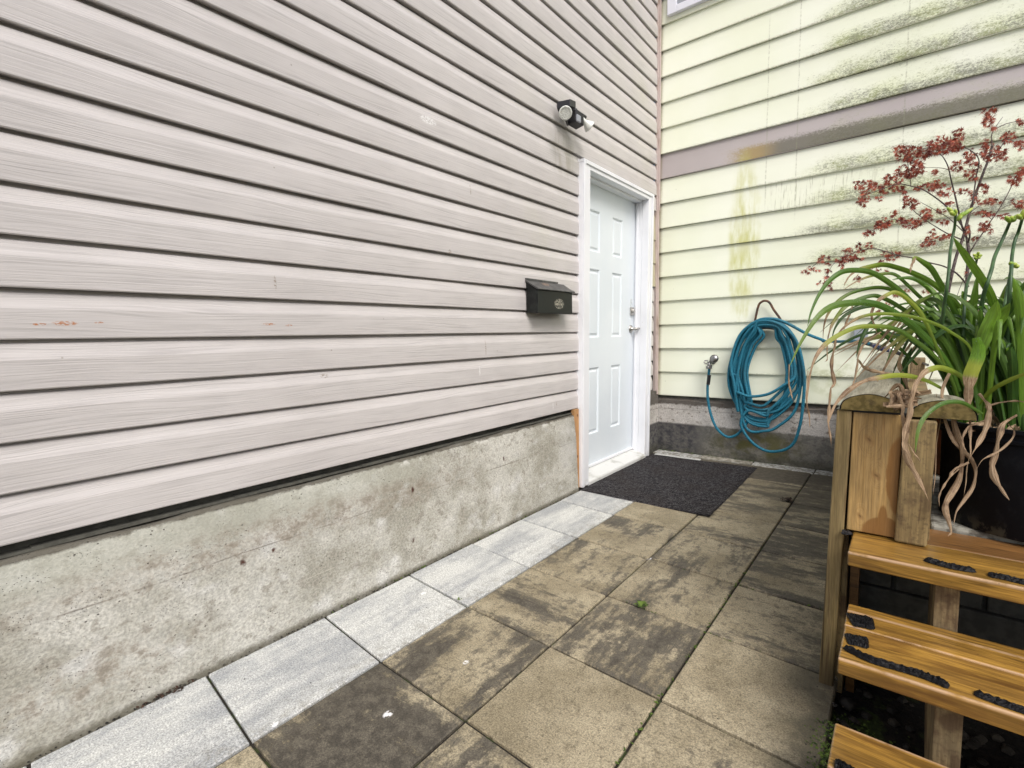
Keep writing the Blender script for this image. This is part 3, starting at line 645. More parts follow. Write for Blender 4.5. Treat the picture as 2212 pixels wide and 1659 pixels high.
pale_bits = thing('paint_chip', 'white chip lying by the foot of the stair stringer', 'chip', (1.80, -3.0, -.04)); pc = MB(); pebble(pc, (1.795, -2.985, .004), .010); pc.build('chip', STONEW, pale_bits)
def weed(x, y, label, n, r):
    t = thing('weed', label, 'weed', (x, y, 0), 'weeds in the paving joints'); w = MB()
    for i in range(n):
        a = random.uniform(0, 6.28); d = Vector((math.cos(a), math.sin(a), 0)); q = Vector((-math.sin(a), math.cos(a), 0)); L = r * random.uniform(.5, 1)
        b = Vector((x, y, .002)); p = [b, b + d * L * .5 + q * L * .22 + Vector((0, 0, L * .5)), b + d * L + Vector((0, 0, L * .45)), b + d * L * .5 - q * L * .22 + Vector((0, 0, L * .5))]
        w.quad(*p)
    w.build('leaves', MOSS, t)
q = hit(1385, 1313, 2, 0); weed(q.x, q.y, 'bright green clover sprout in the joint between two central pavers', 26, .032)
q = hit(1398, 1316, 2, 0)
q = hit(993, 1297, 2, 0); weed(q.x, q.y, 'tiny green sprout beside the pale border pavers', 10, .016)
q = hit(1702, 1082, 2, 0); lt = MB(); random.seed(4)
for i in range(60):
    a = random.uniform(0, 6.28); r = .04 * random.random(); p = Vector((q.x + r * math.cos(a), q.y + r * math.sin(a), .004 + random.uniform(0, .012))); u = Vector((random.uniform(-1, 1), random.uniform(-1, 1), random.uniform(-.4, .4))) * .012; w = Vector((-u.y, u.x, random.uniform(-.004, .004))) * .6
    lt.quad(p - u, p + w, p + u, p - w)
tag(lt.build('leaf_clump', LITTER), 'dark clump of rotted leaves on a paver joint right of the doormat', 'leaves')
lt = MB(); q = hit(385, 1515 * 1.0, 2, 0); q = Vector((.05, -3.78, 0))
for i in range(50):
    p = Vector((.052 + random.gauss(0, .008), -3.80 + random.gauss(0, .03), .003 + random.uniform(0, .006))); u = Vector((random.uniform(-1, 1), random.uniform(-1, 1), random.uniform(-.4, .4))) * .006; w = Vector((-u.y, u.x, 0)) * .6; lt.quad(p - u, p + w, p + u, p - w)
tag(lt.build('leaf_debris', LITTER), 'reddish brown debris in the gap at the foot of the concrete wall', 'debris')

# doormat
dmk = MB(); C4 = [(.052, -1.423), (.896, -1.439), (.868, -.205), (.046, -.228)]; n1, n2 = 26, 38; idx = {}
for layer, zz0 in ((0, .0015), (1, .0085)):
    for i in range(n1 + 1):
        for j in range(n2 + 1):
            u, v = i / n1, j / n2
            x = (C4[0][0] * (1 - u) + C4[1][0] * u) * (1 - v) + (C4[3][0] * (1 - u) + C4[2][0] * u) * v; y = (C4[0][1] * (1 - u) + C4[1][1] * u) * (1 - v) + (C4[3][1] * (1 - u) + C4[2][1] * u) * v
            ed = min(u, 1 - u, v, 1 - v); jx = random.uniform(-.0015, .0015) if ed < 1e-6 else 0
            curl = .008 * max(0, (u - .9) * 10) ** 2 * max(0, 1 - abs(v - .05) * 4)
            idx[layer, i, j] = dmk.vert((x + jx, y + jx, zz0 - (.002 if ed < 1e-6 and layer else 0) + curl + .0008 * math.sin(9 * u + 7 * v)))
for i in range(n1):
    for j in range(n2):
        for l in (0, 1): dmk.face(idx[l, i, j], idx[l, i + 1, j], idx[l, i + 1, j + 1], idx[l, i, j + 1])
for i in range(n1):
    for j in (0, n2): dmk.face(idx[0, i, j], idx[0, i + 1, j], idx[1, i + 1, j], idx[1, i, j])
for j in range(n2):
    for i in (0, n1): dmk.face(idx[0, i, j], idx[0, i, j + 1], idx[1, i, j + 1], idx[1, i, j])
tag(dmk.build('doormat', MATM, smooth=True), 'large charcoal ribbed doormat lying on pavers before the white door', 'doormat')

# ================================================================== MAILBOX, LIGHT
mb_ = thing('mailbox', 'small black metal mailbox with worn emblem mounted left of the door', 'mailbox', (0, -1.73, 1.166))
b = MB(); b.rings([[(.003, y, 1.168), (.082, y, 1.163), (.082, y, 1.296), (.050, y, 1.315), (.003, y, 1.345)] for y in (-1.925, -1.552)]); b.build('box', ENAMEL, mb_, bevel=.004)
l = MB(); l.rings([[(.002, y, 1.352), (.010, y, 1.352), (.050, y, 1.324), (.092, y, 1.302), (.093, y, 1.296), (.088, y, 1.294), (.050, y, 1.3165), (.002, y, 1.3465)] for y in (-1.931, -1.535)]); l.box(.001, .010, -1.93, -1.60, 1.353, 1.364)
l.build('lid', LID, mb_, bevel=.0015)
sl_ = thing('security_light', 'black twin floodlight with motion sensor on the siding above the mailbox', 'light', (0, -1.55, 2.39))
b = MB(); b.lathe((.0, -1.545, 2.418), (1, 0, 0), [(0, .032), (.018, .030), (.026, .024)], 20); b.obox((.045, -1.545, 2.410), Vector((.03, 0, 0)), Vector((0, .018, 0)), Vector((0, 0, .018))); b.build('mount', BLACK, sl_, bevel=.004)
def L(a, b_): return (1180.9 + .06076 * a, 201.6 + .06076 * b_)
def lp(a, b_, x): return hit(*L(a, b_), 0, x)
b = MB(); c1 = lp(700, 420, .08); b.obox(c1, Vector((.040, .01, 0)), Vector((0, .032, .004)), Vector((0, 0, .020)))
b.tube([lp(700, 400, .05), lp(960, 650, .07), lp(1150, 760, .07), lp(1390, 850, .08)], [.018, .022, .018, .010], 10)
b.tube([lp(690, 900, .06), lp(760, 1110, .03)], .010, 8); b.tube([lp(1010, 560, .08), lp(1040, 640, .08)], .012, 8); b.build('bracket', BLACK, sl_, bevel=.003)
b = MB(); c2 = lp(1040, 930, .085); b.obox(c2, Vector((.036, -.012, 0)), Vector((.008, .036, -.006)), Vector((0, 0, .036))); sn = b.build('sensor', BLACK, sl_, bevel=.008, seg=3)
b = MB(); c3 = lp(1130, 900, .135); b.obox(c3, Vector((.006, -.002, 0)), Vector((.003, .018, -.002)), Vector((0, 0, .020))); b.build('sensor_window', SENSOR, sn, bevel=.004)
c4 = lp(670, 700, .14); ax = (CAM - c4).normalized(); 
b = MB(); b.lathe(c4, ax, [(-.07, .015), (-.05, .019), (-.02, .032), (-.004, .0375), (.004, .0375), (.004, .033)], 28, cap=False); lo = b.build('lamp', LWHITE, sl_, smooth=True)
b = MB(); b.lathe(c4, ax, [(.0045, .0335), (.007, .033), (.007, .028), (.002, .027), (.004, .001)], 28); b.build('lens', LGLASS, lo)
b = MB(); ap = lp(1330, 980, .09); be = lp(1500, 1120, .12); ax2 = Vector((.35, .75, -.55)).normalized()
b.lathe(ap, ax2, [(-.03, .013), (.0, .013), (.010, .016), (.032, .028), (.048, .037), (.053, .0375), (.051, .033), (.04, .025)], 28, cap=False); l2 = b.build('lamp', LWHITE, sl_, smooth=True)
b = MB(); b.lathe(ap, ax2, [(.045, .033), (.045, .001)], 28); b.build('lens', LGLASS, l2)

# ================================================================== FAUCET, HOSE
def H(a, b_): return (1476 + .2344 * a, 619.2 + .2344 * b_)
def hp_(a, b_, y): p = H(a, b_); return hit(p[0], p[1], 1, y)
fc = thing('outdoor_faucet', 'weathered metal garden tap on the yellow wall left of the hose', 'faucet', (.48, 0, .82))
b = MB(); k0 = hp_(255, 690, -.05); b.tube([(k0.x, .01, k0.z + .004), (k0.x, -.05, k0.z), (k0.x - .008, -.075, k0.z - .02), (k0.x - .012, -.08, k0.z - .05)], [.013, .014, .013, .012], 12)
b.lathe((k0.x - .012, -.08, k0.z - .035), (0, 0, -1), [(0, .016), (.02, .017), (.022, .013)], 12); b.lathe((k0.x, .002, k0.z + .004), (0, -1, 0), [(0, .028), (.006, .027)], 16); b.build('spout', ZINC, fc, smooth=True)
k1 = hp_(278, 662, -.09); b = MB(); b.lathe(k1 + Vector((0, .03, -.005)), (.1, -1, .15), [(-.03, .008), (.0, .010), (.004, .026), (.018, .034), (.030, .030), (.036, .012), (.037, .001)], 20); b.build('knob', ZINC, fc, smooth=True)
b = MB(); 
for i in range(6):
    a = i * 1.047; pebble(b, (k0.x - .030 + .014 * math.cos(a), -.075, k0.z - .004 + .014 * math.sin(a)), .010)
b.build('valve_handle', ZINC, fc, smooth=True)
hg = thing('hose_hanger', 'rusty bent iron hose hanger fixed to the yellow wall', 'hose hanger', (.88, 0, 1.1))
b = MB(); b.tube(crom([hp_(*q, -.03) for q in ((650, 400), (662, 310), (690, 185), (715, 145), (755, 130), (795, 148), (835, 215), (900, 310), (915, 400))], 5), .0085, 8); b.build('loop', IRON, hg, smooth=True)
b = MB(); A_, B_ = hp_(620, 400, -.01), hp_(905, 400, -.01); rr = []
for i in range(11):
    u = i / 10; p = A_.lerp(B_, u) + Vector((0, 0, .018 * math.sin(u * math.pi))); rr.append([(p.x, .0, p.z - .012), (p.x, -.075, p.z - .008), (p.x, -.080, p.z + .01), (p.x, -.074, p.z + .01), (p.x, -.070, p.z + .002), (p.x, .0, p.z)])
b.rings(rr); 
for e in (A_, B_): b.tube([(e.x, -.078, e.z + .0), (e.x, -.082, e.z + .015)], .008, 6)
b.build('saddle', BLACK, hg)
gh = thing('garden_hose', 'long coil of blue fabric garden hose hanging on the yellow wall', 'garden hose', (.86, -.06, .1))
random.seed(21); pts = []
for q in ((242, 745), (232, 830), (224, 930), (228, 1050), (258, 1190), (312, 1310), (400, 1383), (480, 1372), (548, 1310), (590, 1240)): pts.append(hp_(*q, -.075 if q[1] < 800 else -.045))
loops = [(430, 1090, 300, 1150), (452, 1062, 310, 1240), (478, 1040, 320, 1135), (505, 1005, 335, 1100), (550, 968, 352, 1225), (592, 958, 362, 1290), (468, 1082, 306, 1330), (440, 1035, 325, 1015), (532, 990, 345, 1265), (422, 1102, 300, 1165), (560, 1000, 350, 1190), (500, 1112, 312, 1520)]
for i, (xl, xr, yt, yb_) in enumerate(loops):
    o = (-.030 - .0105 * (i % 4) - .004 * (i // 4) * 1.5)
    j = lambda s=12: random.uniform(-s, s); ot = o - .02
    if i == 0: pts += [hp_(560, 1190, o)]
    first = [(xl + 40 + j(), min(yb_ - 160, 1060) + j(), o), (xl + j(5), 800 + j(), o), (xl + 60 + j(), 560 + j(), o)]
    top = [(xl + 150 + j(6), yt + 95, ot), (700 + j(), yt + 10, ot - .01), (850 + j(), yt + 15, ot - .01), (min(xr - 95, 985) + j(6), yt + 110, ot)]
    right = [(xr - 40 + j(), 560 + j(), o), (xr + j(5), 820 + j(), o)]
    if yb_ > 1400: bot = [(xr - 10, 1100, o), (1070, 1300, o), (1010, 1450, o), (900, 1512, o), (750, 1508, o), (610, 1410, o), (530, 1260, o)]
    elif yb_ < 1050: bot = [(930, 905, o - .03), (780, 990, o - .035), (610, 1012, o - .03), (500, 975, o - .02)]
    else: bot = [(xr - 50 + j(), yb_ - 200, o), (xr - 190 + j(20), yb_ - 50, o - .01), (740 + j(30), yb_, o - .012), (590 + j(20), yb_ - 45 + j(), o - .008)]
    order = first + top + right + bot
    if i == len(loops) - 1:
        order = [(505, 1150, o), (480, 1000, o)] + first[1:] + top + right + bot[:]
        order.reverse()
        pts += [hp_(*q) for q in order]
        order = []
    pts += [hp_(*q) for q in order]
pts += [hp_(470, 900, -.085), hp_(440, 700, -.085), hp_(520, 450, -.09), hp_(680, 315, -.10), hp_(820, 296, -.10), hp_(920, 322, -.085), hp_(1010, 365, -.07), hp_(1150, 440, -.06), hp_(1300, 498, -.07)]
def A(a, b_): return (1708 + .22787 * a, 504 + .22787 * b_)
def ap_(a, b_, y): p = A(a, b_); return hit(p[0], p[1], 1, y)
pts += [ap_(310, 1022, -.22), ap_(450, 1026, -.50), ap_(600, 1022, -.90), ap_(700, 1036, -1.15), ap_(750, 1050, -1.24)]
b = MB(); cr = crom(pts, 9); nT = len(cr); b.tube(cr, [.0108 - .0036 * max(0, (i - (nT - 60)) / 60) for i in range(nT)], 9); b.build('hose_line', HOSE, gh, smooth=True)
b = MB(); a0, a1 = ap_(715, 1040, -1.20), ap_(790, 1062, -1.25); b.tube([a0, a1], .0105, 10); b.build('coupling', BLACK, gh); b = MB(); b.tube([hp_(240, 815, -.063), hp_(229, 900, -.052)], .0145, 10); b.build('sleeve', BLACK, gh); b = MB()
b.lathe(hp_(246, 720, -.078), (0, 0, -1), [(0, .012), (.004, .016), (.03, .016), (.034, .012)], 12); b.build('tap_connector', ZINC, gh)
b = MB(); z1, z2, z3 = ap_(780, 1062, -1.25), ap_(870, 1090, -1.27), ap_(960, 1112, -1.30); b.tube([z1, z1.lerp(z2, .3), z2, z3], [.010, .0135, .014, .010], 12); nz = b.build('nozzle', NBLUE, gh, smooth=True)
b = MB(); b.tube([z1 + Vector((0, -.003, .007)), z2 + Vector((0, -.004, .010)), z3 + Vector((0, -.002, .007))], [.006, .007, .007], 8); b.lathe(z3 + Vector((0, -.01, 0)), (.2, -1, .2), [(-.01, .010), (.004, .012), (.006, .008)], 14); b.build('nozzle_band', NICKEL, nz, smooth=True)
z4 = ap_(1050, 1150, -1.34); b = MB(); b.tube([z3, z4], [.011, .009], 8); b.tube(crom([z3, ap_(930, 1145, -1.3), ap_(880, 1175, -1.3), ap_(830, 1215, -1.3)], 4), .0025, 6); b.build('trigger', BLACK, nz)
b = MB(); b.tube([z4, ap_(1150, 1185, -1.40), ap_(1300, 1250, -1.48)], .0055, 8); b.build('wand', ZINC, nz)

# ================================================================== TIMBER WALL, LANDING, STEPS
tw = thing('timber_wall', 'low wooden retaining wall with half log caps beside the steps', 'retaining wall', (1.66, -2.6, 0))
def leanx(x, y, z): return (x - .022 * (0.81 - z) * 1.0, y, z)
b = MB(); b.box(1.577, 1.612, -2.60, -2.50, -.05, .812, leanx); b.build('post', POST, tw, bevel=.003)
b = MB(); b.box(1.6145, 1.722, -2.595, -2.555, .476, .808, lambda x, y, z: (x - .012 * (.81 - z), y, z)); b.build('panel', PANEL, tw, bevel=.002)
b = MB(); b.box(1.7225, 1.740, -2.585, -2.54, .472, .800); b.build('gap_board', BOARD, tw)
b = MB(); b.box(1.7265, 1.790, -2.612, -2.53, .472, .800, lambda x, y, z: (x - .030 * (.81 - z) * (1 if x < 1.75 else .6), y, z)); b.build('board', BOARD, tw, bevel=.006, seg=3)
b = MB(); b.box(1.575, 1.613, -2.54, -.01, -.05, .806)
for j in range(5): b.box(1.572, 1.5745, -2.54, -.01, -.04 + j * .17, .12 + j * .17)
b.box(1.62, 1.79, -2.54, -.01, .40, .80); b.build('side_planks', BOARD, tw, bevel=.002)
def log(name, x0, x1, y0, y1, zb, h, tilt=0.0):
    b = MB(); n = 18; rr = []
    S_ = 10
    for s in range(S_ + 1):
        y = y0 + (y1 - y0) * s / S_; ring = []
        for i in range(n + 1):
            a = math.pi * (1 - i / n); cx = (x0 + x1) / 2; wx = (x1 - x0) / 2
            ring.append((cx + wx * math.cos(a), y, zb + tilt * (s / S_) ** .75 + h * math.sin(a) ** .8 * (1 + .02 * math.sin(a * 5 + s)) ))
        rr.append(ring)
    b.mi = 0; idx = [[b.vert(p) for p in r] for r in rr]
    for p, q in zip(idx, idx[1:]):
        for i in range(n): b.face(p[i], p[i + 1], q[i + 1], q[i])
        b.face(p[n], p[0], q[0], q[n])
    def inner(r, f, dy):
        cx = (x0 + x1) / 2; zc = r[0][2] + h * .42
        return [b.vert((cx + (p[0] - cx) * f, p[1] + dy, zc + (p[2] - zc) * f)) for p in r]
    b.mi = 2; i2 = inner(rr[0], .955, .002);  # black ring paints the shade of the gap around the end grain
    for i in range(n + 1): b.face(idx[0][i], i2[i], i2[(i + 1) % (n + 1)], idx[0][(i + 1) % (n + 1)])
    b.mi = 1; i3 = inner(rr[0], .945, -.002); b.face(*i3); b.face(*idx[-1][::-1])
    o = b.build(name, [CAPTOP, ENDG, BLACK], tw); e = o.modifiers.new('es', 'EDGE_SPLIT'); e.split_angle = R(40)
    for f in o.data.polygons: f.use_smooth = f.material_index == 0
    return o
log('cap_log', 1.583, 1.718, -2.604, -1.22, .814, .046, .062)
b = MB(); b.box(1.735, 1.785, -1.46, -1.40, .48, .905); b.build('end_post', STRINGER, tw, bevel=.003)
log('cap_log', 1.735, 1.865, -2.600, -2.44, .806, .046)
b = MB(); b.box(1.575, 1.735, -2.590, -2.0, .8075, .8135); b.build('cap_strip', BLACK, tw)  # black strip filling the joint under the cap log
# landing
ld = MB(); ld.box(1.795, 7.0, -2.43, .0, .40, .482); tag(ld.build('landing_slab', SLAB, bevel=.008), kind='structure')
bw = MB()
for r_i in range(3):
    x = 1.625 + (.0 if r_i % 2 else -.1)
    while x < 4.5:
        bw.box(max(x, 1.62), x + .19, -2.40, -2.25, -.06 + r_i * .155, .088 + r_i * .155); x += .20
bw.box(1.62, 6.0, -2.38, -2.2, -.06, .398)
tag(bw.build('landing_wall', BLOCK, bevel=.004), kind='structure')
st_ = thing('wooden_steps', 'open wooden steps of orange stained planks with black grip strips', 'steps', (2.2, -2.9, 0))
XR = 3.05
def plank(y0, y1, zt, mat=TREAD, x0=1.626, th=.038):
    b = MB(); n = 12; rr = []
    rr = [[(x, y0, zt - th), (x, y1, zt - th), (x, y1, zt + .001 * math.sin(x * 5)), (x, y0, zt + .001 * math.sin(x * 7))] for x in [x0 + (XR - x0) * i / n for i in range(n + 1)]]
    b.rings(rr); return b.build('tread', mat, st_, bevel=.004, seg=3, angle=50)
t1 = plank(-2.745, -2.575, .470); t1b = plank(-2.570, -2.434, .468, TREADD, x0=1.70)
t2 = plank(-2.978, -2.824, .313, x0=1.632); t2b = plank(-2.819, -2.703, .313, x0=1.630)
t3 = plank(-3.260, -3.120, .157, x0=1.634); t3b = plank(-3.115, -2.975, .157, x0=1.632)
def stringer(x0, x1, name='stringer'):
    P = [(-3.20, -.06), (-3.20, .118), (-2.925, .118), (-2.925, .274), (-2.70, .274), (-2.70, .431), (-2.46, .431), (-2.46, .10), (-2.72, -.06)]
    b = MB(); b.rings([[(x, y, z) for y, z in P] for x in (x0, x1)]); return b.build(name, STRINGER, st_, bevel=.002)
stringer(1.800, 1.845); stringer(2.45, 2.495); stringer(3.0, 3.04); 
b = MB(); b.rings([[(x, y, z) for y, z in ((-2.50, -.06), (-2.50, .431), (-2.46, .431), (-2.46, -.06))] for x in (1.618, 1.640)]); b.build('stringer', TREADD, st_)
def grip(P, w, z, parent, label=None, seed=1, wav=0.0):
    """torn black grip strip: a lumpy ridge between two surface points"""
    random.seed(seed); P = [Vector((p.x, p.y, z)) for p in P]; L_ = crom(P, 10); b = MB(); rr = []
    for i, p in enumerate(L_):
        t = (L_[min(i + 1, len(L_) - 1)] - L_[max(i - 1, 0)]).normalized(); s = Vector((-t.y, t.x, 0)); q = min(1, i / 2 + .3, (len(L_) - 1 - i) / 2 + .3)
        ring = []
        for k in range(9):
            u = k / 8 * 2 - 1; e = 1 - abs(u) ** 4
            ring.append(p + s * (u * w / 2 * (q * .4 + .6 + random.uniform(-.06, .06))) + Vector((0, 0, .0008 + e * q * (.003 + random.uniform(0, .0055) + wav * random.random()))))
        rr.append(ring)
    idx = [[b.vert(p) for p in r] for r in rr]
    for a, c_ in zip(idx, idx[1:]):
        for k in range(8): b.face(a[k], a[k + 1], c_[k + 1], c_[k])
    o = b.build('grip_strip', GRIP, parent); 
    if label: o['label'] = label
    return o
def S(a, b_, z): return hit(1742.5 + .3315 * a, 1108.9 + .3315 * b_, 2, z)
grip([S(770, 305, .47), S(930, 350, .47), S(1100, 380, .47)], .028, .4712, t1, seed=2)
grip([S(1180, 405, .47), S(1300, 430, .47), S(1480, 475, .47)], .022, .4712, t1, seed=3)
grip([S(275, 695, .313), S(350, 705, .313), S(440, 725, .313)], .062, .3142, t2b, seed=4)
grip([S(255, 820, .313), S(330, 835, .313), S(405, 855, .313)], .048, .3142, t2, seed=5)
grip([S(245, 880, .313), S(420, 965, .313), S(640, 1030, .313), S(790, 1080, .313), S(930, 1140, .313)], .018, .3142, t2, 'peeling black grip strip', 6, .006)
grip([S(1090, 1175, .313), S(1250, 1235, .313), S(1416, 1295, .313), S(1600, 1370, .313)], .022, .3142, t2, seed=7)
grip([S(180, 1640, .157), S(240, 1665, .157), S(330, 1720, .157)], .028, .1582, t3, seed=8, wav=.004)
b = MB(); p = S(250, 110, .47); 
random.seed(2)
for i in range(14): pebble(b, (1.612 + random.uniform(-.008, .008), -2.607 + random.uniform(-.012, .0), .468 + random.uniform(0, .010)), .006)
tag(b.build('plastic_scrap', BLACK), 'crumpled dark plastic scrap wedged between the post and top step', 'scrap')

# ================================================================== POTS AND PLANTS
def pot(name, label, c, r0, r1, h, mat, rim=.012, parentless=True):
    t = thing(name, label, 'plant pot', c, 'plant pots on the landing'); b = MB()
    b.lathe(c, (0, 0, 1), [(0, r0), (.004, r0 + .003), (h * .86, r1 - .004), (h * .87, r1 + .002), (h * .90, r1 + .003), (h * .905, r1 - .001), (h - .012, r1 + .001), (h - .010, r1 + rim * .5), (h, r1 + rim * .5), (h, r1 - .006), (h * .84, r1 - .012)], 56, cap=False)
    b.face(*[b.vert(Vector(c) + Vector((r0 * math.cos(-a), r0 * math.sin(-a), 0))) for a in [k * math.pi / 12 for k in range(24)]])
    b.build('pot_body', mat, t, smooth=True).modifiers.new('es', 'EDGE_SPLIT').split_angle = R(45)
    s = MB(); s.lathe(c, (0, 0, 1), [(h * .86, r1 - .012), (h * .90, r1 * .6), (h * .91, .001)], 30); s.build('potting_soil', SOIL, t); return t
PC = (2.012, -2.275, .483)
pot('plant_pot', 'big black plastic pot of strap leaved lily on the landing', PC, .192, .203, .287, POTM)
pot('plant_pot', 'small reddish terracotta pot behind the big black pot', (1.915, -1.75, .483), .10, .135, .24, TERRA)
mp = (2.15, -1.22, .483)
pot('plant_pot', 'dark pot holding the red maple behind the lily', mp, .16, .19, .22, POTM)
b = MB(); b.obox((1.935, -2.02, .56), Vector((.035, .02, 0)), Vector((-.02, .06, 0)), Vector((0, 0, .075))); tag(b.build('box', STONEW, bevel=.01), 'small white block standing behind the lily pot', 'box')

lily = thing('daylily', 'daylily with long arching green leaves and withered tan ones in black pot', 'lily plant', (PC[0], PC[1], .72))
def Bc(a, b_): return (1708 + .22787 * a, 864.05 + .22787 * b_)
def ribbon(mb, P, w, tones, fold=.25, twist=0.0, seed=0, face=None):
    """strap leaf along 3D points; tones = list of (t, dry, bright, yellow, wet)"""
    L_ = crom(P, 7); N = len(L_) - 1; side = None; rr = []
    for i, p in enumerate(L_):
        t = i / N; tg = (L_[min(i + 1, N)] - L_[max(i - 1, 0)]).normalized()
        v = face if face is not None else (CAM - p).normalized()
        s = tg.cross(v)
        if s.length < 1e-3: s = side or tg.orthogonal()
        s.normalize()
        if side is not None and s.dot(side) < 0 and s.dot(side) > -.3: s = side
        ang = twist * math.sin(t * 5 + seed) + twist * .5 * math.sin(t * 11 + seed * 2)
        s = Matrix.Rotation(ang, 3, tg) @ s; side = s
        nn = tg.cross(s).normalized()
        ww = w * .5 * min(1, (1 - t) * 3.2 + .02) ** .8 * (.55 + .45 * min(1, t * 4))
        for (a, c) in zip(tones, tones[1:]):
            if a[0] <= t <= c[0] + 1e-6:
                f = (t - a[0]) / max(1e-6, c[0] - a[0]); cur = tuple(a[k] + f * (c[k] - a[k]) for k in range(1, 5)); break
        mb.cur = cur
        if tones is T or cur[0] > .6: ww *= .58 + .38 * abs(math.sin(t * 13 + seed * 5)) ; 
        sg = (seed * 7.31) % 5 + 1
        rr.append([mb.vert(p - s * ww + nn * ww * fold, (t * N * .4, 1, sg, 1)), mb.vert(p - s * ww * .12, (t * N * .4, 1.9, sg, 1)), mb.vert(p + s * ww * .12, (t * N * .4, 2.1, sg, 1)), mb.vert(p + s * ww + nn * ww * fold, (t * N * .4, 3, sg, 1))])
    for a, c in zip(rr, rr[1:]):
        for k in range(3): mb.face(a[k], a[k + 1], c[k + 1], c[k])
G = [(0, 0, .45, .08, 0), (1, 0, .45, .0, 0)]; GB = [(0, 0, .9, .15, 0), (1, 0, .85, .1, 0)]; GD = [(0, 0, .25, 0, 0), (1, 0, .12, 0, 0)]; GW = [(0, 0, .5, 0, .2), (.5, 0, .45, 0, 1), (1, 0, .55, .3, .6)]
GT = [(0, 0, .3, 0, 0), (.6, 0, .3, .1, 0), (.8, .5, .4, .6, 0), (1, 1, .5, 0, 0)]
YT = [(0, 0, .6, .2, 0), (.35, 0, .7, .75, 0), (.55, .45, .7, 1, 0), (.7, 1, .5, .5, 0), (1, 1, .5, 0, 0)]
T = [(0, .9, .5, .2, 0), (.15, 1, .5, 0, 0), (1, 1, .5, 0, 0)]
def leafA(mb, P, w, tones, d0=1.40, d1=1.30, conv=A, twist=.25, fold=.3, seed=0):
    n = len(P); pts = []
    for i, q in enumerate(P):
        px = conv(*q); pts.append(at(px[0], px[1], d0 + (d1 - d0) * i / (n - 1)))
    ribbon(mb, pts, w * .84 * .22787 / FPX * (d0 + d1) / 2, tones, fold, twist, seed)
gl = MB()
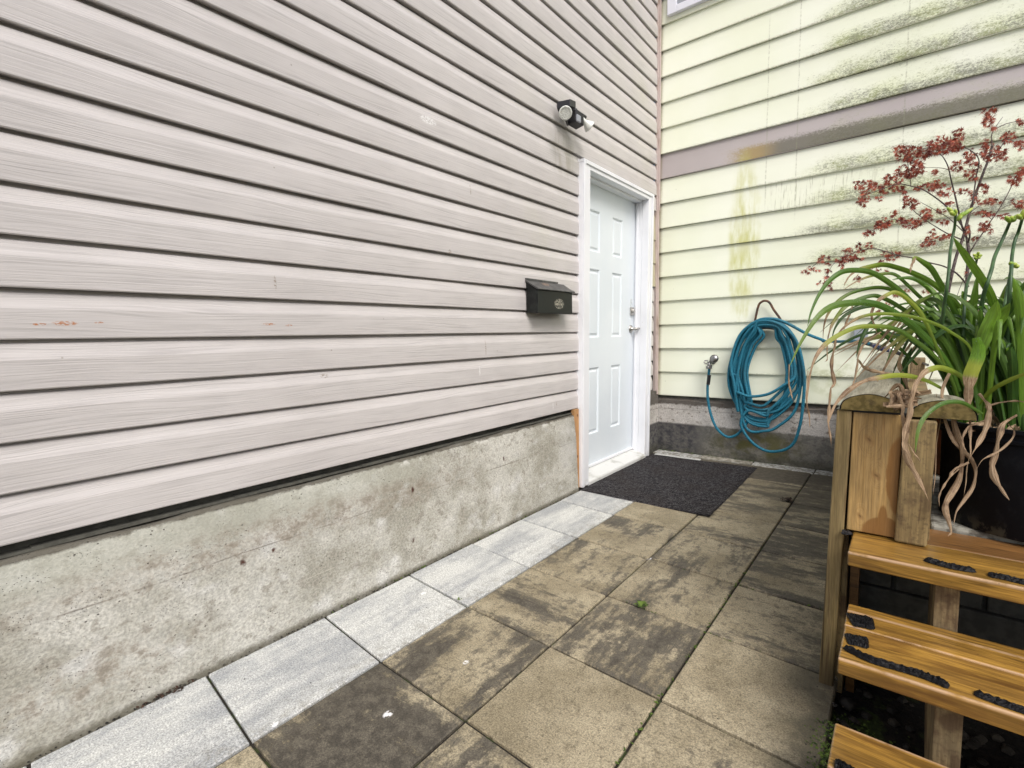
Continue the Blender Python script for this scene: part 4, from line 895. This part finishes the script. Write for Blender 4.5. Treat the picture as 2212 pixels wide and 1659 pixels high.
LV = [
 ([(1600, 1500), (1500, 1250), (1300, 1000), (1100, 830), (900, 705), (750, 660), (600, 655), (400, 690), (250, 800), (100, 1030), (-10, 1260)], 74, GW, 1.40, 1.30),
 ([(1560, 1450), (1480, 1150), (1350, 920), (1200, 720), (1050, 560), (900, 445), (760, 370), (600, 350), (470, 375), (350, 470), (260, 600), (190, 760), (160, 880)], 58, G, 1.42, 1.38),
 ([(1800, 1350), (1770, 1000), (1600, 700), (1450, 555), (1300, 445), (1150, 375), (1000, 325), (880, 300), (760, 315), (640, 345), (560, 405), (515, 480)], 56, [(0, 0, .5, .1, 0), (.6, 0, .6, .15, 0), (.75, .4, .7, .7, 0), (1, .9, .5, .3, 0)], 1.45, 1.45),
 ([(1600, 1350), (1500, 1050), (1300, 790), (1150, 650), (1000, 555), (850, 515), (700, 530), (550, 575), (430, 660), (350, 770), (315, 880), (305, 1010)], 40, GT, 1.47, 1.50),
 ([(1550, 1400), (1400, 1100), (1200, 830), (1000, 680), (850, 605), (760, 592), (620, 635), (500, 710), (400, 850), (360, 960), (345, 1060)], 46, GT, 1.43, 1.44),
 ([(1500, 1450), (1350, 1150), (1150, 880), (1000, 750), (850, 690), (740, 690), (620, 720), (500, 790), (420, 900), (385, 1020)], 42, GD, 1.45, 1.47),
 ([(1600, 1600), (1500, 1330), (1350, 1150), (1200, 1030), (1050, 930), (930, 890), (800, 880), (640, 888), (480, 950), (330, 1050), (240, 1170), (190, 1310), (165, 1480), (150, 1660)], 50, [(0, 0, .4, .1, 0), (.35, 0, .35, .1, 0), (.5, .1, .6, .7, 0), (.68, .45, .7, .9, 0), (.8, 1, .5, 0, 0), (1, 1, .5, 0, 0)], 1.38, 1.28),
 ([(1760, 1350), (1700, 1080), (1500, 925), (1350, 850), (1150, 790), (950, 765), (800, 765), (650, 800), (520, 880), (440, 970), (390, 1080)], 36, [(0, 0, .7, .3, 0), (.5, 0, .7, .5, .5), (.68, .5, .7, .6, .3), (1, 1, .5, 0, 0)], 1.36, 1.33),
 ([(1990, 1000), (1950, 760), (1900, 590), (1800, 420), (1700, 280), (1600, 130), (1545, 40)], 78, GB, 1.38, 1.30),
 ([(1700, 1250), (1650, 950), (1550, 730), (1450, 540), (1400, 450), (1330, 335), (1250, 268), (1170, 230), (1150, 330)], 58, [(0, 0, .5, 0, 0), (.75, 0, .55, .1, .4), (.88, .3, .6, .6, 0), (1, 1, .5, 0, 0)], 1.43, 1.40),
 ([(1600, 1250), (1560, 950), (1450, 700), (1330, 540), (1200, 440), (1080, 420), (960, 440)], 50, G, 1.48, 1.5),
 ([(1620, 1300), (1480, 1000), (1330, 720), (1180, 560), (1100, 480), (1000, 395), (900, 380), (740, 410), (600, 470), (500, 535)], 36, GT, 1.50, 1.52),
 ([(1500, 1350), (1350, 1000), (1250, 780), (1130, 640), (1000, 560), (900, 590), (820, 650), (770, 740), (775, 820), (820, 950)], 44, YT, 1.38, 1.37),
 ([(1450, 1480), (1300, 1400), (1150, 1355), (1000, 1345), (850, 1365), (700, 1400), (560, 1480), (440, 1600), (390, 1700), (360, 1800)], 56, [(0, 0, .6, .3, 0), (.25, 0, .7, .8, 0), (.45, .5, .7, 1, 0), (.6, 1, .5, 0, 0), (1, 1, .5, 0, 0)], 1.30, 1.20),
 ([(1700, 1430), (1600, 1345), (1480, 1290), (1380, 1275), (1270, 1320), (1190, 1430), (1150, 1580), (1130, 1760)], 62, [(0, 0, .6, .1, 0), (.3, 0, .8, .7, 0), (.5, .45, .8, .9, 0), (.62, 1, .5, 0, 0), (1, 1, .5, 0, 0)], 1.28, 1.22),
 ([(2250, 1320), (2100, 1380), (1950, 1460), (1850, 1540), (1780, 1640)], 46, [(0, 0, .8, .8, 0), (1, 0, .6, .3, 0)], 1.25, 1.38),
 ([(1080, 1600), (1070, 1400), (1090, 1230), (1150, 1080)], 62, [(0, 0, .1, 0, 0), (1, 0, .15, 0, 0)], 1.55, 1.5),
 ([(1120, 1560), (1080, 1380), (1030, 1240), (1060, 1120)], 50, [(0, .8, .2, 0, 0), (1, .6, .1, 0, 0)], 1.54, 1.5),
 ([(1200, 1250), (1000, 1060), (850, 930), (760, 860), (700, 940), (650, 1060), (620, 1180)], 44, GD, 1.50, 1.5),
 ([(1650, 1450), (1560, 1200), (1440, 1000), (1250, 880), (1100, 830), (900, 800), (830, 830)], 52, G, 1.4, 1.42),
]
for n, (P, w, tn, d0, d1) in enumerate(LV): leafA(gl, P, w, tn, d0, d1, seed=n)
# dense fan of upright leaves
random.seed(33)
BASES = [Vector((1.872, -2.315, .735)), Vector((1.975, -2.33, .735)), Vector((2.07, -2.27, .735)), Vector((2.0, -2.2, .735))]
def fan(mb, base, az, reach, height, w, tones, droop):
    d = Vector((math.cos(az), math.sin(az), 0)); P = []
    for i in range(8):
        t = i / 7; h = height * (math.sin(min(1, t * droop) * math.pi / 2)) - max(0, t * droop - 1) ** 1.6 * height * 1.1
        P.append(base + d * (reach * t ** 1.25) + Vector((0, 0, h)))
    ribbon(mb, P, w, tones, .35, .35, random.uniform(0, 6), face=Vector((math.cos(az) * -.3 - .1, -.7, .8)).normalized())
for i in range(130):
    bs = random.choice(BASES) + Vector((random.uniform(-.035, .035), random.uniform(-.03, .03), 0))
    az = random.uniform(0, 6.283); back = math.sin(az) > -.35
    reach = random.uniform(.06, .26) if back else random.uniform(.04, .14)
    if math.cos(az) < -.3: reach *= .75
    fan(gl, bs, az, reach, random.uniform(.20, .44), random.uniform(.011, .022), random.choice((G, GD, GB, GB, GW, G)), random.uniform(.95, 1.5))
for i in range(34):   # long arching ones to the left and the back
    bs = random.choice(BASES[:2]) + Vector((random.uniform(-.03, .03), random.uniform(-.03, .03), 0)); az = random.uniform(1.9, 3.5)
    fan(gl, bs, az, random.uniform(.22, .46), random.uniform(.26, .40), random.uniform(.012, .020), random.choice((G, GT, GD, G, GT)), random.uniform(1.35, 1.75))
# the broad bright folded leaf and the teal curl
leafA(gl, [(1790, 1150), (1850, 950), (1920, 780), (1960, 640)], 130, [(0, 0, .8, .1, 0), (1, 0, 1, .2, 0)], 1.34, 1.30, seed=5)
leafA(gl, [(1830, 1150), (1900, 950), (2000, 780), (2080, 660)], 110, [(0, 0, .7, .1, 0), (1, 0, .9, .2, 0)], 1.36, 1.30, seed=6)
leafA(gl, [(1820, 130), (1740, 85), (1640, 30), (1540, 15), (1440, 35), (1340, 95), (1260, 180), (1210, 290), (1188, 410), (1183, 500)], 46, GW, 1.20, 1.17, conv=Bc, seed=2)
gl.build('green_leaves', LEAF, lily, smooth=True, attr=True)
dl = MB()
dr = 1.18
for n, (P, w, d0, d1) in enumerate([
 ([(1010, -60), (1050, 60), (1050, 150), (1085, 270), (1080, 430), (1105, 560), (1180, 690), (1260, 830), (1310, 960)], 78, 1.24, 1.19),
 ([(1160, -100), (1140, 20), (1125, 150), (1090, 300), (1075, 430), (1110, 520)], 60, 1.22, 1.18),
 ([(1110, 410), (1150, 470), (1200, 540), (1240, 600)], 20, 1.20, 1.19),
 ([(1530, -300), (1450, -120), (1445, 20), (1470, 170), (1540, 360), (1620, 470), (1700, 560), (1745, 680), (1720, 820), (1640, 950), (1570, 1060), (1545, 1180)], 56, 1.30, 1.17),
 ([(1640, 20), (1560, 70), (1540, 150), (1570, 320), (1610, 450), (1612, 620), (1580, 760), (1520, 880), (1470, 980), (1465, 1060), (1495, 1150), (1520, 1250), (1490, 1290)], 76, 1.28, 1.16),
 ([(1780, -60), (1840, 20), (1878, 95), (1850, 260), (1780, 420), (1705, 540)], 62, 1.26, 1.18),
 ([(1690, -60), (1695, 100), (1705, 300), (1712, 450), (1700, 545)], 34, 1.25, 1.18),
 ([(1690, 590), (1610, 630), (1530, 690), (1480, 770)], 40, 1.18, 1.17), ([(1600, 650), (1510, 740), (1440, 830), (1405, 910), (1410, 1010)], 24, 1.18, 1.17),
 ([(2150, 150), (2020, 230), (1965, 350), (1930, 500), (1905, 620), (1930, 740), (2000, 850), (2075, 950)], 76, 1.25, 1.15),
 ([(2060, 230), (2112, 290), (2095, 370), (2000, 465), (1910, 520), (1820, 570), (1760, 660)], 26, 1.22, 1.17),
 ([(1770, 230), (1690, 250), (1640, 340), (1640, 430), (1680, 520)], 26, 1.22, 1.2), ([(1840, 70), (1990, 20), (2130, 10), (2260, 30)], 26, 1.27, 1.2), ([(1500, 120), (1600, 110), (1680, 150), (1800, 130)], 20, 1.27, 1.25),
 ([(1380, -60), (1420, 140), (1380, 420), (1370, 700), (1350, 900)], 16, 1.3, 1.25), ([(1700, 500), (1670, 650), (1660, 800), (1640, 920)], 12, 1.2, 1.2),
 ([(380, -120), (365, 60), (362, 180), (372, 300), (385, 440)], 36, 1.21, 1.19),
]): leafA(dl, P, w, T, d0, d1, conv=Bc, twist=.75, fold=.5, seed=n * 1.3)
for n, (P, w, d0, d1) in enumerate([
 ([(430, 960), (410, 1080), (385, 1200), (390, 1300), (412, 1410), (400, 1450), (365, 1490)], 44, 1.40, 1.36), ([(350, 1020), (345, 1100), (350, 1190), (320, 1220)], 18, 1.4, 1.4),
 ([(860, 935), (760, 1000), (690, 1065), (640, 1150), (625, 1260), (600, 1400), (560, 1480)], 30, 1.38, 1.33), ([(630, 1190), (680, 1260), (760, 1300), (860, 1318), (1010, 1325)], 46, 1.36, 1.4),
 ([(1185, 230), (1150, 300), (1130, 380)], 30, 1.40, 1.4), ([(770, 720), (765, 800), (800, 880), (815, 950)], 20, 1.36, 1.36), ([(590, 660), (560, 760), (520, 860), (500, 940)], 26, 1.5, 1.5),
 ([(640, 350), (560, 400), (520, 460), (500, 520)], 12, 1.4, 1.4), ([(165, 1300), (160, 1440), (150, 1600), (175, 1740), (180, 1850)], 24, 1.28, 1.24), ([(-15, 1240), (-20, 1400), (0, 1500), (30, 1600)], 22, 1.30, 1.28),
]): leafA(dl, P, w, T, d0, d1, twist=.7, fold=.5, seed=n * 2.1)
# the broken leaf: pale wet top, yellow middle, tan tail
leafA(dl, [(1760, 990), (1780, 1080), (1770, 1170), (1735, 1260), (1705, 1340), (1690, 1450), (1685, 1580), (1685, 1680)], 128, [(0, 0, 1, .0, 1), (.3, 0, 1, .1, 1), (.42, .2, 1, 1, 0), (.58, .4, 1, 1, 0), (.7, 1, .5, 0, 0), (1, 1, .5, 0, 0)], 1.22, 1.24, twist=.1, fold=.25)
random.seed(8)
for i in range(26):   # crumpled knot on the log and thatch in the pot
    a = random.uniform(0, 6.28); cc = at(*A(1050 + random.uniform(-50, 60), 1570 + random.uniform(-40, 40)), 1.25); P = [cc + Vector((random.gauss(0, .012), random.gauss(0, .012), random.gauss(0, .010))) for _ in range(4)]
    ribbon(dl, P, .012, T, .5, .8, i)
for i in range(60):
    r = .17 * math.sqrt(random.random()); a = random.uniform(0, 6.28); cc = Vector((PC[0] + r * math.cos(a), PC[1] + r * math.sin(a), .745)); d = Vector((math.cos(a), math.sin(a), 0)) * random.uniform(.03, .07)
    ribbon(dl, [cc, cc + d * .5 + Vector((random.uniform(-.02, .02), 0, random.uniform(.01, .03))), cc + d + Vector((0, 0, random.uniform(-.005, .02)))], random.uniform(.006, .014), T, .3, .6, i)
dl.build('withered_leaves', LEAF, lily, smooth=True, attr=True)['label'] = 'dry tan drooping leaves'
def Mc(a, b_): return (1584.1 + .28385 * a, 216 + .28385 * b_)
def stalk(P, d, w, buds):
    pts = [at(*Mc(*q), d + .04 * math.sin(i)) for i, q in enumerate(P)]; b = MB(); L_ = crom(pts, 5); b.tube(L_, [w * (.75 + .25 * i / len(L_)) for i in range(len(L_))], 8); s = b.build('flower_stalk', STALK, lily, smooth=True)
    for (a0, b0, a1, b1, r) in buds:
        p, q = at(*Mc(a0, b0), d), at(*Mc(a1, b1), d - .01); b = MB(); b.tube([p, p.lerp(q, .25), p.lerp(q, .6), p.lerp(q, .85), q], [r * .3, r * .8, r, r * .7, r * .15], 8); b.build('bud', BUD, s, smooth=True)
stalk([(1690, 870), (1685, 960), (1665, 1060), (1648, 1180), (1640, 1300), (1625, 1430), (1600, 1600), (1590, 1800), (1640, 2050)], 1.40, .0045, [(1690, 880, 1625, 815, .0055), (1688, 880, 1650, 850, .006), (1690, 880, 1690, 830, .005), (1700, 910, 1760, 850, .0055), (1705, 905, 1825, 820, .0055), (1700, 920, 1745, 880, .005)])
stalk([(2105, 930), (2080, 990), (2040, 1080), (1990, 1190), (1965, 1290), (1930, 1400), (1890, 1560), (1860, 1900)], 1.38, .0052, [(2110, 935, 2070, 885, .006), (2110, 935, 2120, 880, .006), (2115, 925, 2175, 870, .007), (2115, 930, 2150, 900, .006)])
stalk([(2200, 900), (2170, 1000), (2140, 1080), (2120, 1200), (2115, 1300), (2100, 1500), (2080, 1900)], 1.36, .0050, [(2195, 910, 2160, 870, .006), (2200, 905, 2215, 830, .007), (2205, 905, 2250, 850, .007)])
stalk([(1860, 1180), (1840, 1260), (1800, 1340), (1775, 1420), (1760, 1560), (1750, 1800)], 1.42, .0042, [(1855, 1190, 1825, 1175, .004), (1858, 1185, 1865, 1155, .004), (1860, 1190, 1895, 1180, .0045), (1858, 1200, 1880, 1200, .004), (2120 - 270, 1215, 1835, 1195, .004)])
stalk([(2130, 1260), (2110, 1310), (2090, 1420), (2060, 1600)], 1.35, .0042, [(2130, 1262, 2105, 1235, .006), (2130, 1265, 2150, 1240, .006), (2132, 1270, 2180, 1262, .006)])

# ---- red maple
mpl = thing('maple_tree', 'young japanese maple with feathery dark red leaves behind the lily', 'maple tree', mp)
tk = MB(); DM = 2.22
random.seed(12)
BR = [([(1745, 2050), (1748, 1800), (1752, 1600), (1775, 1400), (1785, 1250), (1790, 1150), (1780, 1060)], .0075, .0060, 0),
 ([(1600, 1800), (1625, 1520), (1660, 1340), (1700, 1180), (1750, 1040), (1800, 850), (1850, 700), (1900, 560), (1935, 470), (1970, 350)], .0070, .0045, .05),
 ([(1970, 360), (1965, 270), (1990, 215), (2050, 130)], .0026, .001, .02), ([(1985, 225), (2080, 180), (2180, 160), (2230, 150)], .002, .001, .06),
 ([(1780, 1060), (1740, 960), (1715, 850), (1690, 740), (1660, 620), (1635, 510), (1600, 440), (1570, 410)], .0042, .0015, -.05),
 ([(1765, 1000), (1700, 900), (1600, 790), (1450, 685), (1350, 655), (1250, 640), (1100, 690), (960, 740)], .0034, .0012, -.12),
 ([(1770, 1020), (1640, 900), (1540, 840), (1420, 775)], .0022, .001, .1), ([(1755, 1070), (1660, 1030), (1600, 1000), (1480, 925), (1380, 850), (1340, 800)], .003, .001, -.03),
 ([(1480, 925), (1350, 940), (1200, 910), (1050, 1000)], .0018, .001, -.06),
 ([(1790, 1420), (1700, 1320), (1600, 1265), (1500, 1240), (1380, 1205), (1270, 1185), (1150, 1150), (1060, 1130), (950, 1150), (850, 1190), (700, 1200), (600, 1270)], .0034, .001, -.2),
 ([(850, 1190), (760, 1250), (720, 1330), (700, 1400)], .0014, .0008, -.2), ([(1270, 1185), (1180, 1200), (1080, 1260)], .0014, .0008, -.2),
 ([(1800, 1160), (1850, 1080), (1900, 1010), (1960, 920), (2010, 850), (2070, 750), (2120, 650), (2150, 580), (2210, 520)], .0030, .0015, .1),
 ([(1785, 1100), (1800, 1020), (1790, 950)], .004, .003, 0), ([(1820, 800), (1835, 680), (1850, 570), (1870, 480), (1850, 420), (1780, 370), (1680, 345), (1620, 330), (1720, 250)], .0032, .001, .0),
 ([(1950, 440), (2010, 400), (2080, 300), (2160, 330)], .002, .001, .03), ([(1640, 530), (1560, 515), (1450, 515)], .0014, .0008, -.08),
 ([(1350, 655), (1345, 600), (1330, 500), (1330, 400), (1450, 370), (1600, 350)], .0016, .001, -.1), ([(1250, 640), (1200, 600), (1170, 560)], .0014, .0008, -.1),
 ([(1970, 910), (1900, 860), (1850, 850)], .0014, .0008, .05), ([(2010, 850), (2090, 800), (2180, 780)], .0014, .0008, .1), ([(1800, 860), (1900, 790), (2000, 780)], .0014, .0008, .0),
 ([(1660, 1030), (1560, 1050), (1470, 1080)], .0014, .0008, 0), ([(1830, 1180), (1700, 1500), (1750, 1500)], .0012, .0008, 0)]
for P, r0, r1, dd in BR:
    pts = [at(*Mc(*q), DM + dd * (i / (len(P) - 1)) + .02 * math.sin(i * 2.1 + q[0])) for i, q in enumerate(P)]
    L_ = crom(pts, 4); tk.tube(L_, [r0 + (r1 - r0) * i / (len(L_) - 1) for i in range(len(L_))], 7)
tk.build('trunk', BARK, mpl, smooth=True)
fo = MB()
def mleaf(c, n, u, R0):
    w = n.cross(u).normalized(); ang = [-2.1, -1.25, -.6, 0, .6, 1.25, 2.1]; ln = [.45, .75, .95, 1.1, .95, .75, .45]
    ctr = fo.vert(c - n * .0); prev = None
    cv = random.uniform(-.35, .1)
    tips = []
    for a, l in zip(ang, ln):
        d = math.cos(a) * u + math.sin(a) * w; tips.append((a, c + d * R0 * l + n * cv * R0 * l))
    vid = [fo.vert(c - u * R0 * .12)]
    for i, (a, tp) in enumerate(tips):
        vid.append(fo.vert(tp))
        if i < 6:
            am = (a + tips[i + 1][0]) / 2; d = math.cos(am) * u + math.sin(am) * w; vid.append(fo.vert(c + d * R0 * .26))
    for i in range(1, len(vid) - 1): fo.face(ctr, vid[i], vid[i + 1])
    fo.face(ctr, vid[0], vid[1]); fo.face(ctr, vid[-1], vid[0])
CL = [(1250,375,40,30),(1350,375,90,40),(1300,430,70,45),(1480,400,60,35),(1600,330,130,55),(1560,380,90,35),(1720,260,50,45),(1680,350,70,50),(1390,450,70,60),(1400,510,60,50),(1320,540,90,50),(1220,600,70,50),(1340,560,60,30),(1010,640,70,35),(1080,660,60,30),(940,650,40,30),(1000,730,55,50),(980,780,40,30),(1110,750,30,25),(1160,670,60,40),(1250,670,50,30),(1420,670,50,25),(1500,660,60,30),(1560,640,50,35),(1580,710,50,25),(1650,700,40,30),(1300,710,30,20),(1700,500,50,45),(1800,410,50,50),(1790,470,40,30),(1800,550,40,30),(1850,510,40,40),(1820,600,30,20),(1540,550,25,25),(1445,545,30,20),(1930,90,30,45),(1980,80,25,30),(1950,150,40,40),(1930,180,40,35),(1975,215,25,20),(1930,330,50,40),(1920,400,45,50),(1990,380,40,40),(1960,440,60,35),(2040,400,45,40),(2050,430,40,25),(2090,280,60,45),(2070,310,30,25),(2185,165,35,25),(2180,340,45,40),(2140,610,50,50),(2180,570,40,40),(2195,530,30,30),(1900,670,45,40),(1760,690,40,25),(1820,720,40,40),(1830,760,30,25),(1900,780,45,22),(1970,775,60,25),(1850,860,30,20),(1900,865,50,25),(1950,870,40,22),(2180,790,60,30),(2120,770,20,15),(2070,880,55,25),(1580,850,40,25),(1650,790,35,25),(1360,790,60,40),(1320,750,30,25),(1310,800,25,25),(1470,860,50,35),(1470,900,45,30),(1350,940,70,35),(1280,920,50,25),(1400,930,40,30),(1220,870,35,25),(1150,930,60,40),(1110,960,50,30),(1070,1010,30,20),(1010,1010,30,25),(1590,925,45,20),(1520,1010,25,40),(1490,1070,50,35),(1450,1095,30,20),(1575,1050,35,20),(1635,1035,35,25),(1920,960,55,35),(1900,990,40,25),(1950,990,30,30),(1840,1050,30,18),(1775,980,20,40),(1170,1170,50,25),(1230,1175,45,22),(1200,1200,50,20),(1120,1225,30,15),(1025,1110,28,28),(965,1115,35,22),(975,1150,25,15),(870,1145,40,25),(840,1215,70,25),(900,1200,50,25),(820,1250,40,20),(690,1205,45,25),(670,1220,30,20),(715,1245,25,15),(720,1300,25,20),(830,1290,25,15),(590,1285,35,20),(545,1310,28,22),(640,1300,22,15),(980,1210,18,10),(715,1360,20,30),(670,1400,35,25),(730,1420,30,30),(950,1360,35,22),(1035,1285,30,15),(1100,1280,25,15),(1165,1300,25,15),(1270,1490,50,25),(1310,1455,30,20),(1480,1450,40,20),(1780,1310,15,40),(1790,1540,22,18),(1850,1620,35,35),(1110,1620,30,25),(1170,1560,30,25)]
random.seed(77)
for (cx, cy, rx, ry) in CL:
    n = max(4, int(rx * ry / 66)); dry_ = 1.0 if cy > 1440 and cx < 1600 else 0.0
    dd = random.uniform(-.10, .10)
    for _ in range(n):
        a = random.uniform(0, 6.28); r = math.sqrt(random.random()); p = at(*Mc(cx + rx * r * math.cos(a), cy + ry * r * math.sin(a)), DM + dd + random.uniform(-.06, .06))
        nr = Vector((random.uniform(-1.2, .9), -random.uniform(.0, 1.2), random.uniform(-.6, 1.2))).normalized()
        u = Vector((random.uniform(-1, 1), random.uniform(-1, .4), random.uniform(-1.4, .2))); u = (u - nr * u.dot(nr)).normalized()
        fo.cur = (random.random() ** 1.3, dry_ * .9 if dry_ else (.35 if random.random() < .12 else 0.0), 0, 0)
        mleaf(p, nr, u, random.uniform(.011, .021))
fo.build('foliage', MAPLE, mpl, attr=True)
